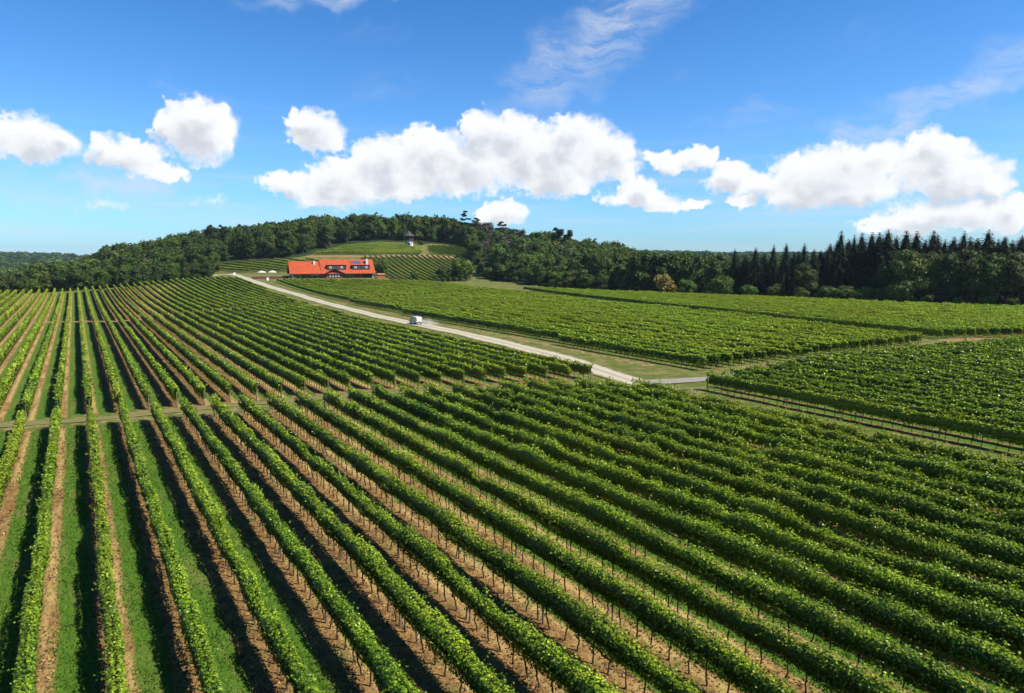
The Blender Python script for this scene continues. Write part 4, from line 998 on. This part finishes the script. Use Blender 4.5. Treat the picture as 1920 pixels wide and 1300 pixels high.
# ------------------------------------------------------------------ lookout tower
tw = empty('lookout_tower', (-73.4, 481, float(zt(-73.4, 481)) - .6), R(12), 'octagonal lookout tower with white base and dark pointed roof on the hilltop', 'tower')
def octp(r, z0, z1, n=8): return [(r, z0), (r, z1)]
b = MB(); b.lathe([(2.9, -1.5), (2.75, 4.2)], 8); tb = b.build('base_wall', m_white, tw)
b = MB(); b.box(-.75, .75, -2.95, -2.5, .2, 2.6); b.build('doorway', m_int, tb)
for a in (-45, 45):
    b = MB(); b.box(-.35, .35, -2.78, -2.4, 1.9, 3.3); o = b.build('window', m_int, tb); o.rotation_euler = (0, 0, R(a))
b = MB(); b.lathe([(3.5, 4.2), (3.5, 4.45)], 8); b.build('gallery_floor', m_dark, tw)
b = MB(); b.lathe([(2.2, 4.45), (2.2, 7.4)], 8); b.build('gallery_core', m_dark, tw)
for i in range(8):
    a = (i) * math.pi / 4; b = MB(); b.box(-.11, .11, -.11, .11, 4.45, 7.4); o = b.build('post', m_dark, tw); o.location = (3.3 * math.cos(a), 3.3 * math.sin(a), 0)
b = MB(); b.lathe([(3.38, 4.46), (3.38, 5.45), (3.3, 5.45), (3.3, 4.46)], 8); b.build('railing', m_dark, tw)
b = MB(); b.lathe([(4.2, 7.3), (4.25, 7.42), (1.9, 9.3), (.5, 10.7), (.06, 11.2)], 8); rf = b.build('roof', pmat('slate_roof', (.055, .05, .05), .8), tw)
b = MB(); b.lathe([(.05, 11.0), (.16, 11.5), (.03, 12.3)], 8); b.build('finial', m_dark, rf)

# ------------------------------------------------------------------ van
vh = math.atan2(-(175.2 - 139.8), 1) ; vx, vy = -22.9, 158.1
hd = Vector((-33.7 - (-11.2), 175.2 - 139.8)).normalized(); vrz = math.atan2(hd.y, hd.x)
van = empty('delivery_van', (vx, vy, float(zt(vx, vy)) + .07), vrz, 'small white panel van driving up the gravel road, trailing dust', 'van')
van.scale = (.93, .93, .93)
m_vw = pmat('white_paint', (.62, .61, .55), .35, .5, 0, .04); m_tyre = pmat('tyre', (.02, .02, .02), .9, .2); m_rim = pmat('rim', (.35, .35, .36), .4, .5, .6)
m_red = pmat('red_lens', (.45, .02, .02), .2, .6); m_trim = pmat('grey_trim', (.06, .06, .06), .7, .3)
prof = [(-2.15, .35), (-2.2, .9), (-2.12, 1.72), (-1.95, 1.86), (.55, 1.9), (.85, 1.82), (1.55, 1.16), (2.1, .98), (2.25, .75), (2.25, .35)]
bm = bmesh.new()
rows_ = []
for wy in (-.88, -.74, .74, .88):
    k = 1.0 if abs(wy) > .8 else 0
    rows_.append([bm.verts.new((x * (1 - .02 * k), wy * (1 - (.13 * k if z > 1.2 else 0)), z - (.07 * k if z > 1.5 else 0))) for x, z in prof])
for a_, b_ in zip(rows_[:-1], rows_[1:]):
    for i in range(len(prof)): bm.faces.new((a_[i], a_[(i + 1) % len(prof)], b_[(i + 1) % len(prof)], b_[i]))
bm.faces.new(rows_[0]); bm.faces.new(rows_[-1]); bmesh.ops.recalc_face_normals(bm, faces=bm.faces)
bmesh.ops.bevel(bm, geom=list(bm.edges), offset=.04, segments=2, affect='EDGES')
me = bpy.data.meshes.new('body'); bm.to_mesh(me); bm.free(); link('body', me, m_vw, van)
b = MB(); b.prism_y([(.86, 1.80), (1.52, 1.18), (1.56, 1.21), (.90, 1.84)], -.66, .66); b.build('windshield', m_glass, van)
for s in (-1, 1):
    b = MB(); b.prism_y([(.1, 1.2), (.1, 1.68), (.72, 1.68), (1.32, 1.2)], s * .79 - .05, s * .79 + .05); b.build('side_window', m_glass, van)
    b = MB(); b.box(1.0, 1.15, s * .98 - .09, s * .98 + .09, 1.12, 1.32); b.build('wing_mirror', m_trim, van)
    b = MB(); b.box(-2.23, -2.12, s * .78 - .07, s * .78 + .07, .95, 1.45); b.build('tail_light', m_red, van)
    b = MB(); b.box(2.14, 2.24, s * .66 - .16, s * .66 + .16, .74, .92); b.build('headlight', m_pale, van)
    for wx in (-1.35, 1.4):
        b = MB(); b.lathe([(.22, -.10), (.32, -.1), (.34, -.06), (.34, .06), (.32, .1), (.22, .10)], 20, 0, 0, 'y'); tw_ = b.build('wheel', m_tyre, van, smooth=False); tw_.location = (wx, s * .80, .33)
        b = MB(); b.lathe([(.05, -.112), (.2, -.105), (.2, .105), (.05, .112)], 12, 0, 0, 'y'); b.build('rim', m_rim, tw_)
b = MB(); b.box(-2.30, -2.14, -.84, .84, .38, .62); b.build('bumper', m_trim, van)
b = MB(); b.box(-2.215, -2.17, -.26, .26, .72, .84); b.build('number_plate', m_pale, van)
b = MB(); b.box(-2.165, -2.13, -.015, .015, .65, 1.72); b.build('door_seam', m_trim, van)

# dust behind the van
dm_, N = newmat('dust'); pos = N.new('ShaderNodeTexCoord').outputs['Object']
ln = N.vm('LENGTH', N.vm('MULTIPLY', pos, (1 / 5.5, 1 / 2.0, 1 / 1.3)), out=1)
den = N.m('MULTIPLY', N.m('MULTIPLY', N.ss(ln, 1.0, .2), N.ss(N.noise(pos, .7, 4, .6), .35, .75)), .55)
v_ = N.new('ShaderNodeVolumePrincipled'); v_.inputs['Color'].default_value = (.86, .80, .70, 1); N.put(v_.inputs['Density'], den); v_.inputs['Anisotropy'].default_value = .2
oo = N.new('ShaderNodeOutputMaterial'); N.l.new(v_.outputs[0], oo.inputs['Volume'])
bm = bmesh.new(); bmesh.ops.create_icosphere(bm, subdivisions=3, radius=1)
for v in bm.verts: v.co = Vector((v.co.x * 5.5, v.co.y * 2.0, v.co.z * 1.3))
me = bpy.data.meshes.new('dust_cloud'); bm.to_mesh(me); bm.free(); o = link('dust_cloud', me, dm_); o.location = (vx - hd.x * 7.2, vy - hd.y * 7.2, .85); o.rotation_euler = (0, 0, vrz)
tag(o, 'faint pale dust hanging over the road behind the van', 'dust', kind='stuff')

# ------------------------------------------------------------------ the air
hm, N = newmat('haze_air')
v_ = N.new('ShaderNodeVolumePrincipled'); v_.inputs['Color'].default_value = (.62, .78, .95, 1); v_.inputs['Density'].default_value = HAZE; v_.inputs['Anisotropy'].default_value = 0.0
oo = N.new('ShaderNodeOutputMaterial'); N.l.new(v_.outputs[0], oo.inputs['Volume'])
b = MB(); b.box(-6500, 6500, -650, 9500, -14, 85); o = b.build('haze', hm); o['kind'] = 'stuff'
